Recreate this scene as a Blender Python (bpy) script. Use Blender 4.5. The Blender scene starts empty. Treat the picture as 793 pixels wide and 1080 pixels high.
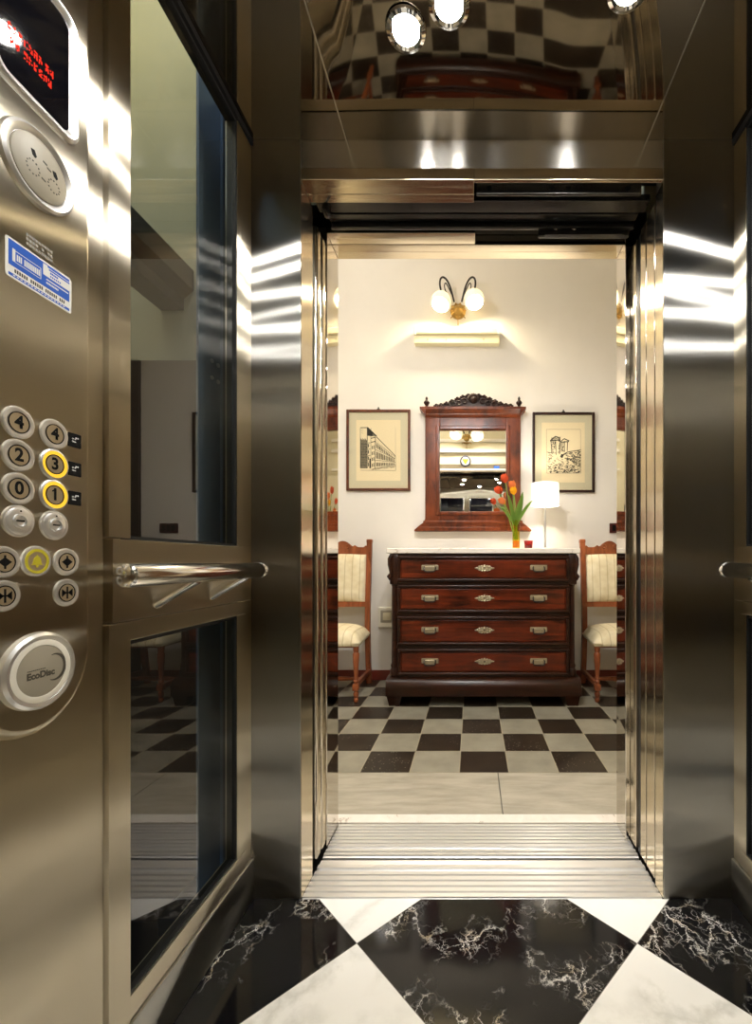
import bpy, bmesh, math, random
from mathutils import Vector, Matrix
PI = math.pi
S = bpy.context.scene
C = S.collection
random.seed(7)

# ------------------------------------------------------------------ camera
F = 465.0
VX, VY, CH = 498.0, 592.0, 0.973
cd = bpy.data.cameras.new('camera'); cam = bpy.data.objects.new('camera', cd); C.objects.link(cam)
cam.location = (0, 0, CH); cam.rotation_euler = (PI/2, 0, 0)
cd.sensor_fit = 'HORIZONTAL'; cd.sensor_width = 36.0; cd.lens = 36.0*F/793.0
cd.shift_x = (396.5-VX)/793.0; cd.shift_y = (VY-540.0)/793.0
cd.clip_start = 0.01
S.camera = cam
S.view_settings.view_transform = 'Standard'; S.view_settings.look = 'None'
S.view_settings.exposure = 0.5; S.view_settings.gamma = 1.0
S.view_settings.use_curve_mapping = False
S.cycles.max_bounces = 14; S.cycles.glossy_bounces = 8; S.cycles.diffuse_bounces = 5
S.cycles.transparent_max_bounces = 16; S.cycles.transmission_bounces = 8
S.cycles.sample_clamp_indirect = 6.0
S.cycles.caustics_reflective = True; S.cycles.blur_glossy = 0.3

# ------------------------------------------------------------------ materials
def srgb(r, g, b):
    f = lambda c: (c/255/12.92) if c/255 <= .04045 else ((c/255+.055)/1.055)**2.4
    return (f(r), f(g), f(b), 1)

class NT:
    def __init__(s, name):
        s.m = bpy.data.materials.new(name); s.m.use_nodes = True
        s.t = s.m.node_tree; s.t.nodes.clear()
        s.out = s.n('ShaderNodeOutputMaterial')
    def n(s, ty, **kw):
        nd = s.t.nodes.new(ty)
        for k, v in kw.items():
            if hasattr(nd, k): setattr(nd, k, v)
        return nd
    def l(s, a, b): s.t.links.new(a, b)
    def bsdf(s, col=(.8,.8,.8,1), rough=.5, metal=0., **kw):
        b = s.n('ShaderNodeBsdfPrincipled')
        b.inputs['Base Color'].default_value = col
        b.inputs['Roughness'].default_value = rough
        b.inputs['Metallic'].default_value = metal
        for k, v in kw.items(): b.inputs[k].default_value = v
        s.l(b.outputs[0], s.out.inputs[0]); return b
    def pos(s): return s.n('ShaderNodeNewGeometry').outputs['Position']
    def objc(s): return s.n('ShaderNodeTexCoord').outputs['Object']
    def mapping(s, vec, scale=(1,1,1), loc=(0,0,0), rot=(0,0,0)):
        m = s.n('ShaderNodeMapping'); s.l(vec, m.inputs[0])
        m.inputs['Scale'].default_value = scale; m.inputs['Location'].default_value = loc; m.inputs['Rotation'].default_value = rot
        return m.outputs[0]
    def noise(s, vec, scale, detail=4, rough=.5, dist=0):
        n = s.n('ShaderNodeTexNoise'); s.l(vec, n.inputs['Vector'])
        n.inputs['Scale'].default_value = scale; n.inputs['Detail'].default_value = detail
        n.inputs['Roughness'].default_value = rough; n.inputs['Distortion'].default_value = dist
        return n.outputs['Fac'], n.outputs['Color']
    def math(s, op, a, b=None, c=None, clamp=False):
        m = s.n('ShaderNodeMath', operation=op); m.use_clamp = clamp
        for i, v in enumerate((a, b, c)):
            if v is None: continue
            if isinstance(v, (int, float)): m.inputs[i].default_value = v
            else: s.l(v, m.inputs[i])
        return m.outputs[0]
    def ramp(s, fac, stops, interp='LINEAR'):
        r = s.n('ShaderNodeValToRGB'); s.l(fac, r.inputs[0]); r.color_ramp.interpolation = interp
        e = r.color_ramp.elements
        while len(e) < len(stops): e.new(.5)
        for i, (p, c) in enumerate(stops): e[i].position = p; e[i].color = c
        return r.outputs[0]
    def mix(s, fac, a, b):
        m = s.n('ShaderNodeMix', data_type='RGBA')
        for sock, v in ((m.inputs[0], fac), (m.inputs[6], a), (m.inputs[7], b)):
            if isinstance(v, (int, float, tuple)): sock.default_value = v
            else: s.l(v, sock)
        return m.outputs[2]
    def bump(s, b, h, strength=.2, dist=.01):
        n = s.n('ShaderNodeBump'); n.inputs['Strength'].default_value = strength; n.inputs['Distance'].default_value = dist
        s.l(h, n.inputs['Height']); s.l(n.outputs[0], b.inputs['Normal'])

def plain(name, col, rough=.5, metal=0., **kw):
    t = NT(name); t.bsdf(col, rough, metal, **kw); return t.m

def steel(name, col, rough, aniso, grain, wob=.0):
    t = NT(name); b = t.n('ShaderNodeBsdfAnisotropic'); b.distribution = 'MULTI_GGX'
    t.l(b.outputs[0], t.out.inputs[0])
    b.inputs['Color'].default_value = col; b.inputs['Anisotropy'].default_value = aniso
    cx = t.n('ShaderNodeCombineXYZ')                 # direction of the brushing grain
    if grain == 'v': cx.inputs[2].default_value = 1.0; sc = (700, 700, 3)
    else: cx.inputs[0].default_value = 1.0; sc = (3, 3, 700)
    t.l(cx.outputs[0], b.inputs['Tangent'])
    b.inputs['Roughness'].default_value = rough; p = t.pos()
    if wob:
        f2, _ = t.noise(p, 2.2, 1); t.bump(b, f2, 1.0, wob)
    return t.m

M = {}
STC = (.66, .645, .60, 1)
M['steel_v'] = steel('brushed_steel_upright', STC, .40, .945, 'v', .001)
M['steel_h'] = steel('brushed_steel_level', STC, .21, .72, 'h', .0010)
M['steel_panel'] = steel('satin_steel_panel', (.88, .79, .62, 1), .34, .88, 'v', .0015)
M['steel_jamb'] = steel('polished_steel_jamb', (.76, .68, .54, 1), .16, .6, 'v', .0)
M['steel_mirror'] = plain('mirror_steel', (.72, .68, .62, 1), .035, 1.0)
M['chrome'] = plain('chrome', (.85, .84, .82, 1), .05, 1.0)
M['rail_chrome'] = plain('rail_chrome', (.88, .87, .85, 1), .13, 1.0)
M['satin_silver'] = plain('satin_silver', (.86, .86, .85, 1), .34, .9)
M['alu'] = plain('ribbed_aluminium', (.86, .86, .855, 1), .36, .8)
M['black_metal'] = plain('black_metal', (.012, .012, .013, 1), .35)
M['dark_grey_metal'] = plain('dark_grey_metal', (.06, .06, .065, 1), .35, .6)
M['rail_metal'] = plain('rail_metal', (.10, .10, .10, 1), .22, .9)
M['rubber'] = plain('rubber', (.01, .01, .01, 1), .5)
M['black_glass'] = plain('black_glass', (.004, .004, .006, 1), .03, 0, **{'Specular IOR Level': .6})
M['black'] = plain('black_ink', (.005, .005, .005, 1), .6, 0, **{'Specular IOR Level': .15})
M['white_ink'] = plain('white_ink', (.8, .8, .78, 1), .5)
M['beige'] = plain('beige_plastic', srgb(158, 151, 134), .45)
M['grey_engraving'] = plain('grey_engraving', srgb(74, 70, 60), .5)
M['button_face'] = plain('button_face', (.50, .41, .27, 1), .35, .7)
M['bell_yellow'] = plain('bell_yellow', srgb(190, 180, 40), .4)
M['sticker_blue'] = plain('sticker_blue', srgb(40, 92, 190), .3)
M['sticker_white'] = plain('sticker_white', srgb(228, 228, 222), .3)
M['sticker_light'] = plain('sticker_light_blue', srgb(150, 185, 225), .3)

def emit(name, col, st):
    t = NT(name); e = t.n('ShaderNodeEmission'); e.inputs[0].default_value = col; e.inputs[1].default_value = st
    t.l(e.outputs[0], t.out.inputs[0]); return t.m
M['lit_ring'] = emit('lit_ring', (1.0, .54, .04, 1), .9)
M['red_led'] = emit('red_led', (1.0, .04, .02, 1), .9)

# ceiling of the car : dark polished sheet
def ceil_m():
    t = NT('dark_polished_ceiling'); b = t.bsdf((.36, .31, .245, 1), .04, 1.0)
    return t.m
M['car_ceiling'] = ceil_m()

def glass_m(name, tint, refl=1.0, ior=1.5):
    t = NT(name)
    tr = t.n('ShaderNodeBsdfTransparent'); tr.inputs[0].default_value = tint
    gl = t.n('ShaderNodeBsdfGlossy'); gl.inputs['Roughness'].default_value = .0; gl.inputs[0].default_value = (refl, refl, refl, 1)   # both faces of the thin pane reflect
    fr = t.n('ShaderNodeFresnel'); fr.inputs[0].default_value = ior
    ge = t.n('ShaderNodeNewGeometry'); fac = t.math('MULTIPLY', fr.outputs[0], t.math('SUBTRACT', 1.0, ge.outputs['Backfacing']))
    mx = t.n('ShaderNodeMixShader'); t.l(fac, mx.inputs[0]); t.l(tr.outputs[0], mx.inputs[1]); t.l(gl.outputs[0], mx.inputs[2])
    t.l(mx.outputs[0], t.out.inputs[0]); return t.m
M['glass'] = glass_m('window_glass', (.80, .81, .78, 1), 1.0, 1.95)
M['picture_glass'] = glass_m('picture_glass', (.97, .97, .96, 1))
M['vase_glass'] = glass_m('vase_glass', (.93, .88, .42, 1))
M['red_glass'] = glass_m('red_glass', (.75, .12, .04, 1))
M['sky_glass'] = glass_m('fanlight_glass', (.75, .9, 1.0, 1))

# car floor : black and white marble set on the diagonal
def car_floor():
    t = NT('marble_diamonds'); b = t.bsdf(rough=.08); b.inputs['Specular IOR Level'].default_value = .38
    p = t.pos(); sp = t.n('ShaderNodeSeparateXYZ'); t.l(p, sp.inputs[0])
    u = t.math('DIVIDE', t.math('SUBTRACT', sp.outputs[0], .063), .714)
    v = t.math('DIVIDE', t.math('SUBTRACT', sp.outputs[1], 1.1227), .714)
    a = t.math('ADD', t.math('ADD', u, v), .5); bb = t.math('ADD', t.math('SUBTRACT', u, v), .5)
    fa = t.math('FLOOR', a); fb = t.math('FLOOR', bb)
    par = t.math('ABSOLUTE', t.math('MODULO', t.math('ADD', fa, fb), 2.0))     # 0 black 1 white
    # joints
    def edge(x):
        fr = t.math('FRACT', x); return t.math('MINIMUM', fr, t.math('SUBTRACT', 1.0, fr))
    e = t.math('MINIMUM', edge(a), edge(bb))
    joint = t.math('LESS_THAN', e, .0022)
    # veins differ per slab
    off = t.n('ShaderNodeCombineXYZ'); t.l(t.math('MULTIPLY', fa, 7.3), off.inputs[0]); t.l(t.math('MULTIPLY', fb, 3.7), off.inputs[1])
    pv = t.n('ShaderNodeVectorMath', operation='ADD'); t.l(p, pv.inputs[0]); t.l(off.outputs[0], pv.inputs[1])
    nf, nc = t.noise(pv.outputs[0], 9, 6, .65)
    ds = t.n('ShaderNodeVectorMath', operation='SCALE'); t.l(nc, ds.inputs[0]); ds.inputs[3].default_value = .16
    pd = t.n('ShaderNodeVectorMath', operation='ADD'); t.l(pv.outputs[0], pd.inputs[0]); t.l(ds.outputs[0], pd.inputs[1])
    vo = t.n('ShaderNodeTexVoronoi', feature='DISTANCE_TO_EDGE'); t.l(t.mapping(pd.outputs[0], (1.35, .62, 1), rot=(0, 0, .75)), vo.inputs['Vector']); vo.inputs['Scale'].default_value = 9
    vo2 = t.n('ShaderNodeTexVoronoi', feature='DISTANCE_TO_EDGE'); t.l(pd.outputs[0], vo2.inputs['Vector']); vo2.inputs['Scale'].default_value = 26
    mk, _ = t.noise(pv.outputs[0], 4.2, 3, .6)
    mask = t.ramp(mk, [(.47, (0,0,0,1)), (.60, (1,1,1,1))])
    v1 = t.ramp(vo.outputs['Distance'], [(0.0, (1,1,1,1)), (.014, (.22,.22,.22,1)), (.045, (0,0,0,1))])
    v2 = t.ramp(vo2.outputs['Distance'], [(0.0, (.5,.5,.5,1)), (.035, (0,0,0,1))])
    vs = t.math('MULTIPLY', t.math('ADD', v1, t.math('MULTIPLY', v2, mask)), mask, clamp=True)
    cn, _ = t.noise(pv.outputs[0], 30, 3)
    vcol = t.ramp(cn, [(.5, srgb(236, 234, 230)), (.72, srgb(204, 184, 148))])
    bg = t.ramp(nf, [(.35, (.003, .003, .004, 1)), (.7, (.010, .010, .012, 1))])
    black = t.mix(vs, bg, vcol)
    wv = t.n('ShaderNodeTexVoronoi', feature='DISTANCE_TO_EDGE'); t.l(pd.outputs[0], wv.inputs['Vector']); wv.inputs['Scale'].default_value = 4
    wf = t.ramp(wv.outputs['Distance'], [(0, (.55,.55,.55,1)), (.10, (0,0,0,1))])
    white = t.mix(t.math('MULTIPLY', wf, mask), srgb(240, 240, 238), srgb(190, 190, 184))
    col = t.mix(par, black, white)
    col = t.mix(t.math('MULTIPLY', joint, .6), col, srgb(90, 88, 84))
    t.l(col, b.inputs['Base Color'])
    return t.m
M['car_floor'] = car_floor()

TS, TX, TY = .2295, -.060, 2.03
def hall_floor():
    t = NT('cement_checker_tiles'); b = t.bsdf(rough=.32)
    p = t.pos(); sp = t.n('ShaderNodeSeparateXYZ'); t.l(p, sp.inputs[0])
    u = t.math('DIVIDE', t.math('SUBTRACT', sp.outputs[0], TX), TS)
    v = t.math('DIVIDE', t.math('SUBTRACT', sp.outputs[1], TY), TS)
    par = t.math('ABSOLUTE', t.math('MODULO', t.math('ADD', t.math('FLOOR', u), t.math('FLOOR', v)), 2.0))
    def edge(x):
        fr = t.math('FRACT', x); return t.math('MINIMUM', fr, t.math('SUBTRACT', 1.0, fr))
    joint = t.math('LESS_THAN', t.math('MINIMUM', edge(u), edge(v)), .010)
    n1, _ = t.noise(p, 6, 5, .6)
    sv = t.n('ShaderNodeTexVoronoi'); t.l(p, sv.inputs['Vector']); sv.inputs['Scale'].default_value = 60
    sel, _ = t.noise(p, 2.6, 1)
    speck = t.math('MULTIPLY', t.math('LESS_THAN', sv.outputs['Distance'], .17), t.math('GREATER_THAN', sel, .5))
    dark = t.mix(speck, t.ramp(n1, [(.3, srgb(28, 22, 15)), (.75, srgb(54, 44, 33))]), srgb(140, 134, 120))
    light = t.ramp(n1, [(.3, srgb(132, 128, 112)), (.75, srgb(158, 153, 136))])
    col = t.mix(par, dark, light)
    col = t.mix(t.math('MULTIPLY', joint, .8), col, srgb(168, 158, 134))
    t.l(col, b.inputs['Base Color']); t.bump(b, t.math('MULTIPLY', joint, -1.0), .3, .002)
    return t.m
M['hall_floor'] = hall_floor()

def stone_m():
    t = NT('travertine_threshold'); b = t.bsdf(rough=.35)
    p = t.pos(); f, _ = t.noise(t.mapping(p, (3, 14, 3), rot=(0, 0, .35)), 1.6, 6, .6)
    t.l(t.ramp(f, [(.3, srgb(150, 143, 127)), (.55, srgb(174, 167, 150)), (.8, srgb(190, 185, 170))]), b.inputs['Base Color'])
    return t.m
M['stone'] = stone_m()

def marble_top():
    t = NT('white_marble_top'); b = t.bsdf(rough=.2)
    p = t.pos(); f, _ = t.noise(t.mapping(p, (4, 4, 9)), 2.4, 7, .65, 1.2)
    t.l(t.ramp(f, [(.35, srgb(238, 233, 224)), (.60, srgb(230, 223, 212)), (.64, srgb(176, 163, 148)), (.69, srgb(234, 229, 220))]), b.inputs['Base Color'])
    return t.m
M['marble_top'] = marble_top()

def wood(name, dark, light, sc=(2, 30, 30), rough=.28):
    t = NT(name); b = t.bsdf(rough=rough)
    b.inputs['Coat Weight'].default_value = .08; b.inputs['Coat Roughness'].default_value = .2; b.inputs['Specular IOR Level'].default_value = .3
    p = t.objc(); f, _ = t.noise(t.mapping(p, sc), 1.0, 6, .6, .9)
    g, _ = t.noise(p, 5, 3, .6)
    fac = t.math('ADD', t.math('MULTIPLY', f, .7), t.math('MULTIPLY', g, .35))
    t.l(t.ramp(fac, [(.36, dark), (.64, light)]), b.inputs['Base Color'])
    t.bump(b, f, .12, .002)
    return t.m
M['mahogany'] = wood('mahogany_front', srgb(24, 9, 4), srgb(112, 43, 18), (2.2, 10, 24))
M['mahogany_dark'] = wood('mahogany_carcass', srgb(18, 9, 5), srgb(56, 27, 14), (3, 10, 20))
M['mahogany_mirror'] = wood('mahogany_mirror', srgb(42, 15, 5), srgb(120, 56, 24), (14, 14, 4))
M['mahogany_carved'] = wood('carved_dark_wood', srgb(18, 10, 8), srgb(52, 26, 17), (20, 20, 20), .4)
M['chair_wood'] = wood('chair_walnut', srgb(92, 44, 24), srgb(158, 90, 54), (20, 20, 4))
M['chair_wood_dark'] = wood('chair_walnut_dark', srgb(60, 24, 14), srgb(116, 52, 30), (20, 20, 4))
M['frame_wood'] = wood('picture_frame_wood', srgb(58, 28, 18), srgb(104, 56, 36), (9, 9, 9))
M['door_wood'] = wood('door_brown_wood', srgb(76, 50, 30), srgb(128, 92, 60), (12, 12, 2))
M['baseboard'] = plain('oxblood_baseboard', srgb(112, 44, 32), .35)

def plaster(name, c1, c2):
    t = NT(name); b = t.bsdf(rough=.75)
    p = t.pos(); f, _ = t.noise(p, 1.3, 5, .6); g, _ = t.noise(p, 60, 2)
    t.l(t.ramp(f, [(.3, c1), (.7, c2)]), b.inputs['Base Color']); t.bump(b, g, .05, .002)
    return t.m
M['wall'] = plaster('cream_plaster', srgb(226, 221, 212), srgb(235, 230, 222))
M['wall_front'] = plaster('yellowish_plaster', srgb(214, 206, 176), srgb(222, 214, 186))
M['shaft_wall'] = plaster('shaft_plaster', srgb(176, 170, 140), srgb(194, 186, 158))
M['shaft_dado'] = plaster('shaft_darkened_base', srgb(52, 40, 30), srgb(64, 50, 38))  # lower shaft wall coloured dark so reflections dominate in the glass
M['shaft_steel'] = plain('blue_grey_paint', srgb(98, 112, 130), .35)
M['ceiling_white'] = plain('ceiling_white', srgb(235, 230, 220), .8)
M['brass'] = plain('antique_brass', (.42, .27, .09, 1), .28, 1.0)
M['iron'] = plain('dark_iron', (.05, .045, .04, 1), .4, .8)
M['handle_brass'] = plain('aged_brass', (.50, .43, .30, 1), .35, .85)
M['fixture'] = plain('cream_plastic', srgb(238, 228, 190), .35)
M['white_plastic'] = plain('white_plastic', srgb(232, 228, 214), .4)
M['mat_card'] = plain('mat_card', srgb(212, 204, 176), .8)
M['paper'] = plain('print_paper', srgb(238, 222, 186), .8)
M['ink'] = plain('sepia_ink', srgb(32, 27, 24), .8)
M['ink_light'] = plain('sepia_ink_wash', srgb(150, 132, 106), .8)
M['silver_mirror'] = plain('silvered_mirror', (.86, .86, .82, 1), .0, 1.0)
M['lens_lit'] = emit('halogen_lens', (1.0, .97, .92, 1), 150)
M['halogen_bulb'] = emit('halogen_bulb', (1.0, .97, .92, 1), 600)
M['bulb_warm'] = emit('warm_bulb', (1.0, .84, .56, 1), 620)
M['bulb_bright'] = emit('bright_bulb', (1.0, .97, .94, 1), 1080)
M['globe_lit'] = emit('lit_globe', (1.0, .97, .94, 1), 42)
M['bulb_lamp'] = emit('table_bulb', (1.0, .90, .76, 1), 330)

def translucent(name, col, tr=.5):
    t = NT(name); d = t.n('ShaderNodeBsdfDiffuse'); d.inputs[0].default_value = col
    x = t.n('ShaderNodeBsdfTranslucent'); x.inputs[0].default_value = col
    m = t.n('ShaderNodeMixShader'); m.inputs[0].default_value = tr
    t.l(d.outputs[0], m.inputs[1]); t.l(x.outputs[0], m.inputs[2]); t.l(m.outputs[0], t.out.inputs[0]); return t.m
M['shade_glass'] = translucent('opal_shade_glass', (.92, .89, .80, 1), .38)
M['shade_cloth'] = translucent('white_lampshade', (.9, .89, .86, 1), .5)
M['tulip_red'] = translucent('tulip_red', srgb(216, 92, 58), .3)
M['tulip_orange'] = translucent('tulip_orange', srgb(226, 130, 76), .3)
M['tulip_yellow'] = translucent('tulip_yellow', srgb(240, 176, 40), .3)
M['stem_green'] = plain('tulip_green', srgb(120, 150, 62), .45)
M['leaf_green'] = translucent('tulip_leaf', srgb(128, 160, 80), .25)
M['amber'] = plain('amber_water', srgb(214, 120, 30), .2)

def fabric():
    t = NT('cream_striped_fabric'); b = t.bsdf(rough=.75)
    sp = t.n('ShaderNodeSeparateXYZ'); t.l(t.objc(), sp.inputs[0])
    w = t.math('FRACT', t.math('MULTIPLY', sp.outputs[0], 17.0))
    st = t.math('LESS_THAN', t.math('ABSOLUTE', t.math('SUBTRACT', w, .5)), .07)
    n, _ = t.noise(t.objc(), 18, 4)
    base = t.ramp(n, [(.3, srgb(222, 206, 166)), (.7, srgb(240, 228, 196))])
    t.l(t.mix(t.math('MULTIPLY', st, .55), base, srgb(186, 166, 116)), b.inputs['Base Color'])
    return t.m
M['fabric'] = fabric()

# ------------------------------------------------------------------ mesh helpers
ROUND = set()
def nb():
    b = bmesh.new(); ROUND.discard(id(b)); return b
def box(bm, x0, x1, y0, y1, z0, z1, bev=0., seg=2):
    r = bmesh.ops.create_cube(bm, size=1.0); vs = r['verts']
    for v in vs:
        v.co = Vector(((x0+x1)/2+v.co.x*(x1-x0), (y0+y1)/2+v.co.y*(y1-y0), (z0+z1)/2+v.co.z*(z1-z0)))
    if bev > 0:
        es = set()
        for v in vs: es.update(v.link_edges)
        bmesh.ops.bevel(bm, geom=list(es), offset=bev, segments=seg, profile=.5, affect='EDGES')
    return bm
def ring_faces(bm, a, b):
    n = len(a)
    for i in range(n): bm.faces.new((a[i], a[(i+1) % n], b[(i+1) % n], b[i]))
def tube(bm, pts, r, seg=10, caps=True):
    ROUND.add(id(bm)); pts = [Vector(p) for p in pts]; n = len(pts)
    rs = r if isinstance(r, (list, tuple)) else [r]*n
    t0 = (pts[1]-pts[0]).normalized()
    up = Vector((0, 0, 1)) if abs(t0.z) < .9 else Vector((1, 0, 0))
    u = t0.cross(up).normalized(); rings = []
    for i, p in enumerate(pts):
        t = (pts[min(i+1, n-1)]-pts[max(i-1, 0)]).normalized()
        u = (u-t*u.dot(t)).normalized(); v = t.cross(u)
        rings.append([bm.verts.new(p+(u*math.cos(2*PI*k/seg)+v*math.sin(2*PI*k/seg))*rs[i]) for k in range(seg)])
    for i in range(n-1): ring_faces(bm, rings[i], rings[i+1])
    if caps:
        bm.faces.new(rings[0][::-1]); bm.faces.new(rings[-1])
    return bm
def lathe(bm, c, prof, axis='z', seg=32, close=True):
    """prof: (radius, height along the axis). A zero radius makes a pole."""
    ROUND.add(id(bm)); c = Vector(c)
    A = {'z': (Vector((1,0,0)), Vector((0,1,0)), Vector((0,0,1))),
         'x': (Vector((0,1,0)), Vector((0,0,1)), Vector((1,0,0))),
         'y': (Vector((1,0,0)), Vector((0,0,-1)), Vector((0,1,0))),
         '-y': (Vector((1,0,0)), Vector((0,0,1)), Vector((0,-1,0)))}[axis] if isinstance(axis, str) else axis
    rings = []
    for r, h in prof:
        if r < 1e-6: rings.append([bm.verts.new(c+A[2]*h)])
        else: rings.append([bm.verts.new(c+A[2]*h+(A[0]*math.cos(2*PI*k/seg)+A[1]*math.sin(2*PI*k/seg))*r) for k in range(seg)])
    for a, b in zip(rings, rings[1:]):
        if len(a) == 1 and len(b) == 1: continue
        if len(a) == 1:
            for i in range(seg): bm.faces.new((a[0], b[(i+1) % seg], b[i]))
        elif len(b) == 1:
            for i in range(seg): bm.faces.new((a[i], a[(i+1) % seg], b[0]))
        else: ring_faces(bm, a, b)
    if close:
        if len(rings[0]) > 1: bm.faces.new(rings[0][::-1])
        if len(rings[-1]) > 1: bm.faces.new(rings[-1])
    return bm
def prism(bm, pts, vec):
    vec = Vector(vec); a = [bm.verts.new(Vector(p)) for p in pts]; b = [bm.verts.new(Vector(p)+vec) for p in pts]
    ring_faces(bm, a, b); bm.faces.new(a[::-1]); bm.faces.new(b); return bm
def ball(bm, c, r, seg=16, rings=10):
    rx, ry, rz = r if isinstance(r, (tuple, list)) else (r, r, r)
    m = Matrix.Translation(Vector(c)) @ Matrix.Diagonal((rx, ry, rz, 1))
    bmesh.ops.create_uvsphere(bm, u_segments=seg, v_segments=rings, radius=1.0, matrix=m); return bm
def obj(name, bm, mat, parent=None, smooth=40, **props):
    bmesh.ops.recalc_face_normals(bm, faces=bm.faces[:])
    if parent is not None:
        p = parent; off = Vector((0, 0, 0))
        while p is not None: off += p.location; p = p.parent
        bmesh.ops.translate(bm, verts=bm.verts[:], vec=-off)
    rnd_ = id(bm) in ROUND
    me = bpy.data.meshes.new(name); bm.to_mesh(me); bm.free()
    me.materials.append(M[mat] if isinstance(mat, str) else mat)
    if smooth:
        for p in me.polygons: p.use_smooth = True
        me.set_sharp_from_angle(angle=math.radians(smooth))
    o = bpy.data.objects.new(name, me); C.objects.link(o)
    if smooth and not rnd_ and len(me.polygons) < 4000:
        ar = sorted(p.area for p in me.polygons)
        if ar and ar[-1] > 12*ar[len(ar)//2]: o.modifiers.new('weighted', 'WEIGHTED_NORMAL').keep_sharp = True
    if parent is not None: o.parent = parent
    for k, v in props.items(): o[k] = v
    return o
def tag(o, label, cat, group=None):
    o['label'] = label; o['category'] = cat
    if group: o['group'] = group
    return o
def thing(name, label, cat, loc=(0, 0, 0), group=None):
    o = bpy.data.objects.new(name, None); C.objects.link(o); o.location = loc; o.empty_display_size = .05
    return tag(o, label, cat, group)
def struct(name, bm, mat, parent=None, smooth=40):
    return obj(name, bm, mat, parent, smooth, **({'kind': 'structure'} if parent is None else {}))
def recenter(o):
    """put a one-mesh thing's origin at the bottom middle of its own shape"""
    cs = [v.co for v in o.data.vertices]
    c = Vector(((min(v.x for v in cs)+max(v.x for v in cs))/2, (min(v.y for v in cs)+max(v.y for v in cs))/2, min(v.z for v in cs)))
    for v in o.data.vertices: v.co -= c
    o.location += c; return o
def dup(root, loc, rotz=0, label=None, group=None):
    r = root.copy(); C.objects.link(r); r.location = loc; r.rotation_euler = (0, 0, rotz)
    if label: r['label'] = label
    if group: r['group'] = group
    for ch in list(root.children):
        c = ch.copy(); C.objects.link(c); c.parent = r
        for g in list(ch.children):
            d = g.copy(); C.objects.link(d); d.parent = c
    return r
def text_into(bm, s, size, fn, bold=0.0, align='CENTER'):
    cu = bpy.data.curves.new('t', 'FONT'); cu.body = s; cu.size = size; cu.align_x = align; cu.align_y = 'CENTER'; cu.offset = bold
    o = bpy.data.objects.new('t', cu); C.objects.link(o)
    dg = bpy.context.evaluated_depsgraph_get(); dg.update()
    me = bpy.data.meshes.new_from_object(o.evaluated_get(dg))
    n0 = len(bm.verts); bm.from_mesh(me); bm.verts.ensure_lookup_table()
    for v in bm.verts[n0:]: v.co = Vector(fn(v.co.x, v.co.y))
    bpy.data.objects.remove(o); bpy.data.curves.remove(cu); bpy.data.meshes.remove(me)
    return bm

# ================================================================== LIFT CAR
XL, XR, YB, YF, ZC = -.640, .757, -.20, 1.27, 2.186
bm = nb(); box(bm, XL-.03, XR+.03, YB, YF+.0, -.05, 0); struct('floor', bm, 'car_floor', smooth=0)

# car ceiling: three sheets, the middle one slightly bowed
bm = nb()
nx, ny = 40, 90
def slope(x, y):
    xx = min((x+.06)**2, .075)
    w = 1 if y > .86 else max(0, (y-.66)/.20)
    return (.0075-.36*xx+.30*(y-1.055))*w*w*(3-2*w)
def czcol(x):
    z = [ZC]*(ny+1)
    for j in range(ny-1, -1, -1):
        y = YB+(YF-YB)*(j+.5)/ny; z[j] = z[j+1]-slope(x, y)*(YF-YB)/ny
    return z
xs = [-.36+.86*i/nx for i in range(nx+1)]; ys = [YB+(YF-YB)*j/ny for j in range(ny+1)]
cols = [czcol(x) for x in xs]
g = [[bm.verts.new((x, y, cols[i][j])) for i, x in enumerate(xs)] for j, y in enumerate(ys)]
for j in range(ny):
    for i in range(nx): bm.faces.new((g[j][i], g[j][i+1], g[j+1][i+1], g[j+1][i]))
o = struct('ceiling', bm, 'car_ceiling')
bm = nb(); box(bm, XL-.03, -.362, YB, YF, ZC, ZC+.02, .002); box(bm, .502, XR+.03, YB, YF, ZC, ZC+.02, .002)
box(bm, XL-.03, XR+.03, YB, YF+.02, ZC+.035, ZC+.055)
struct('ceiling_border', bm, 'car_ceiling')
bm = nb(); box(bm, -.364, -.360, .2, YF, ZC-.003, ZC+.004); box(bm, .500, .504, .2, YF, ZC-.003, ZC+.004)
struct('trim_1', bm, 'steel_h')

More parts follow.
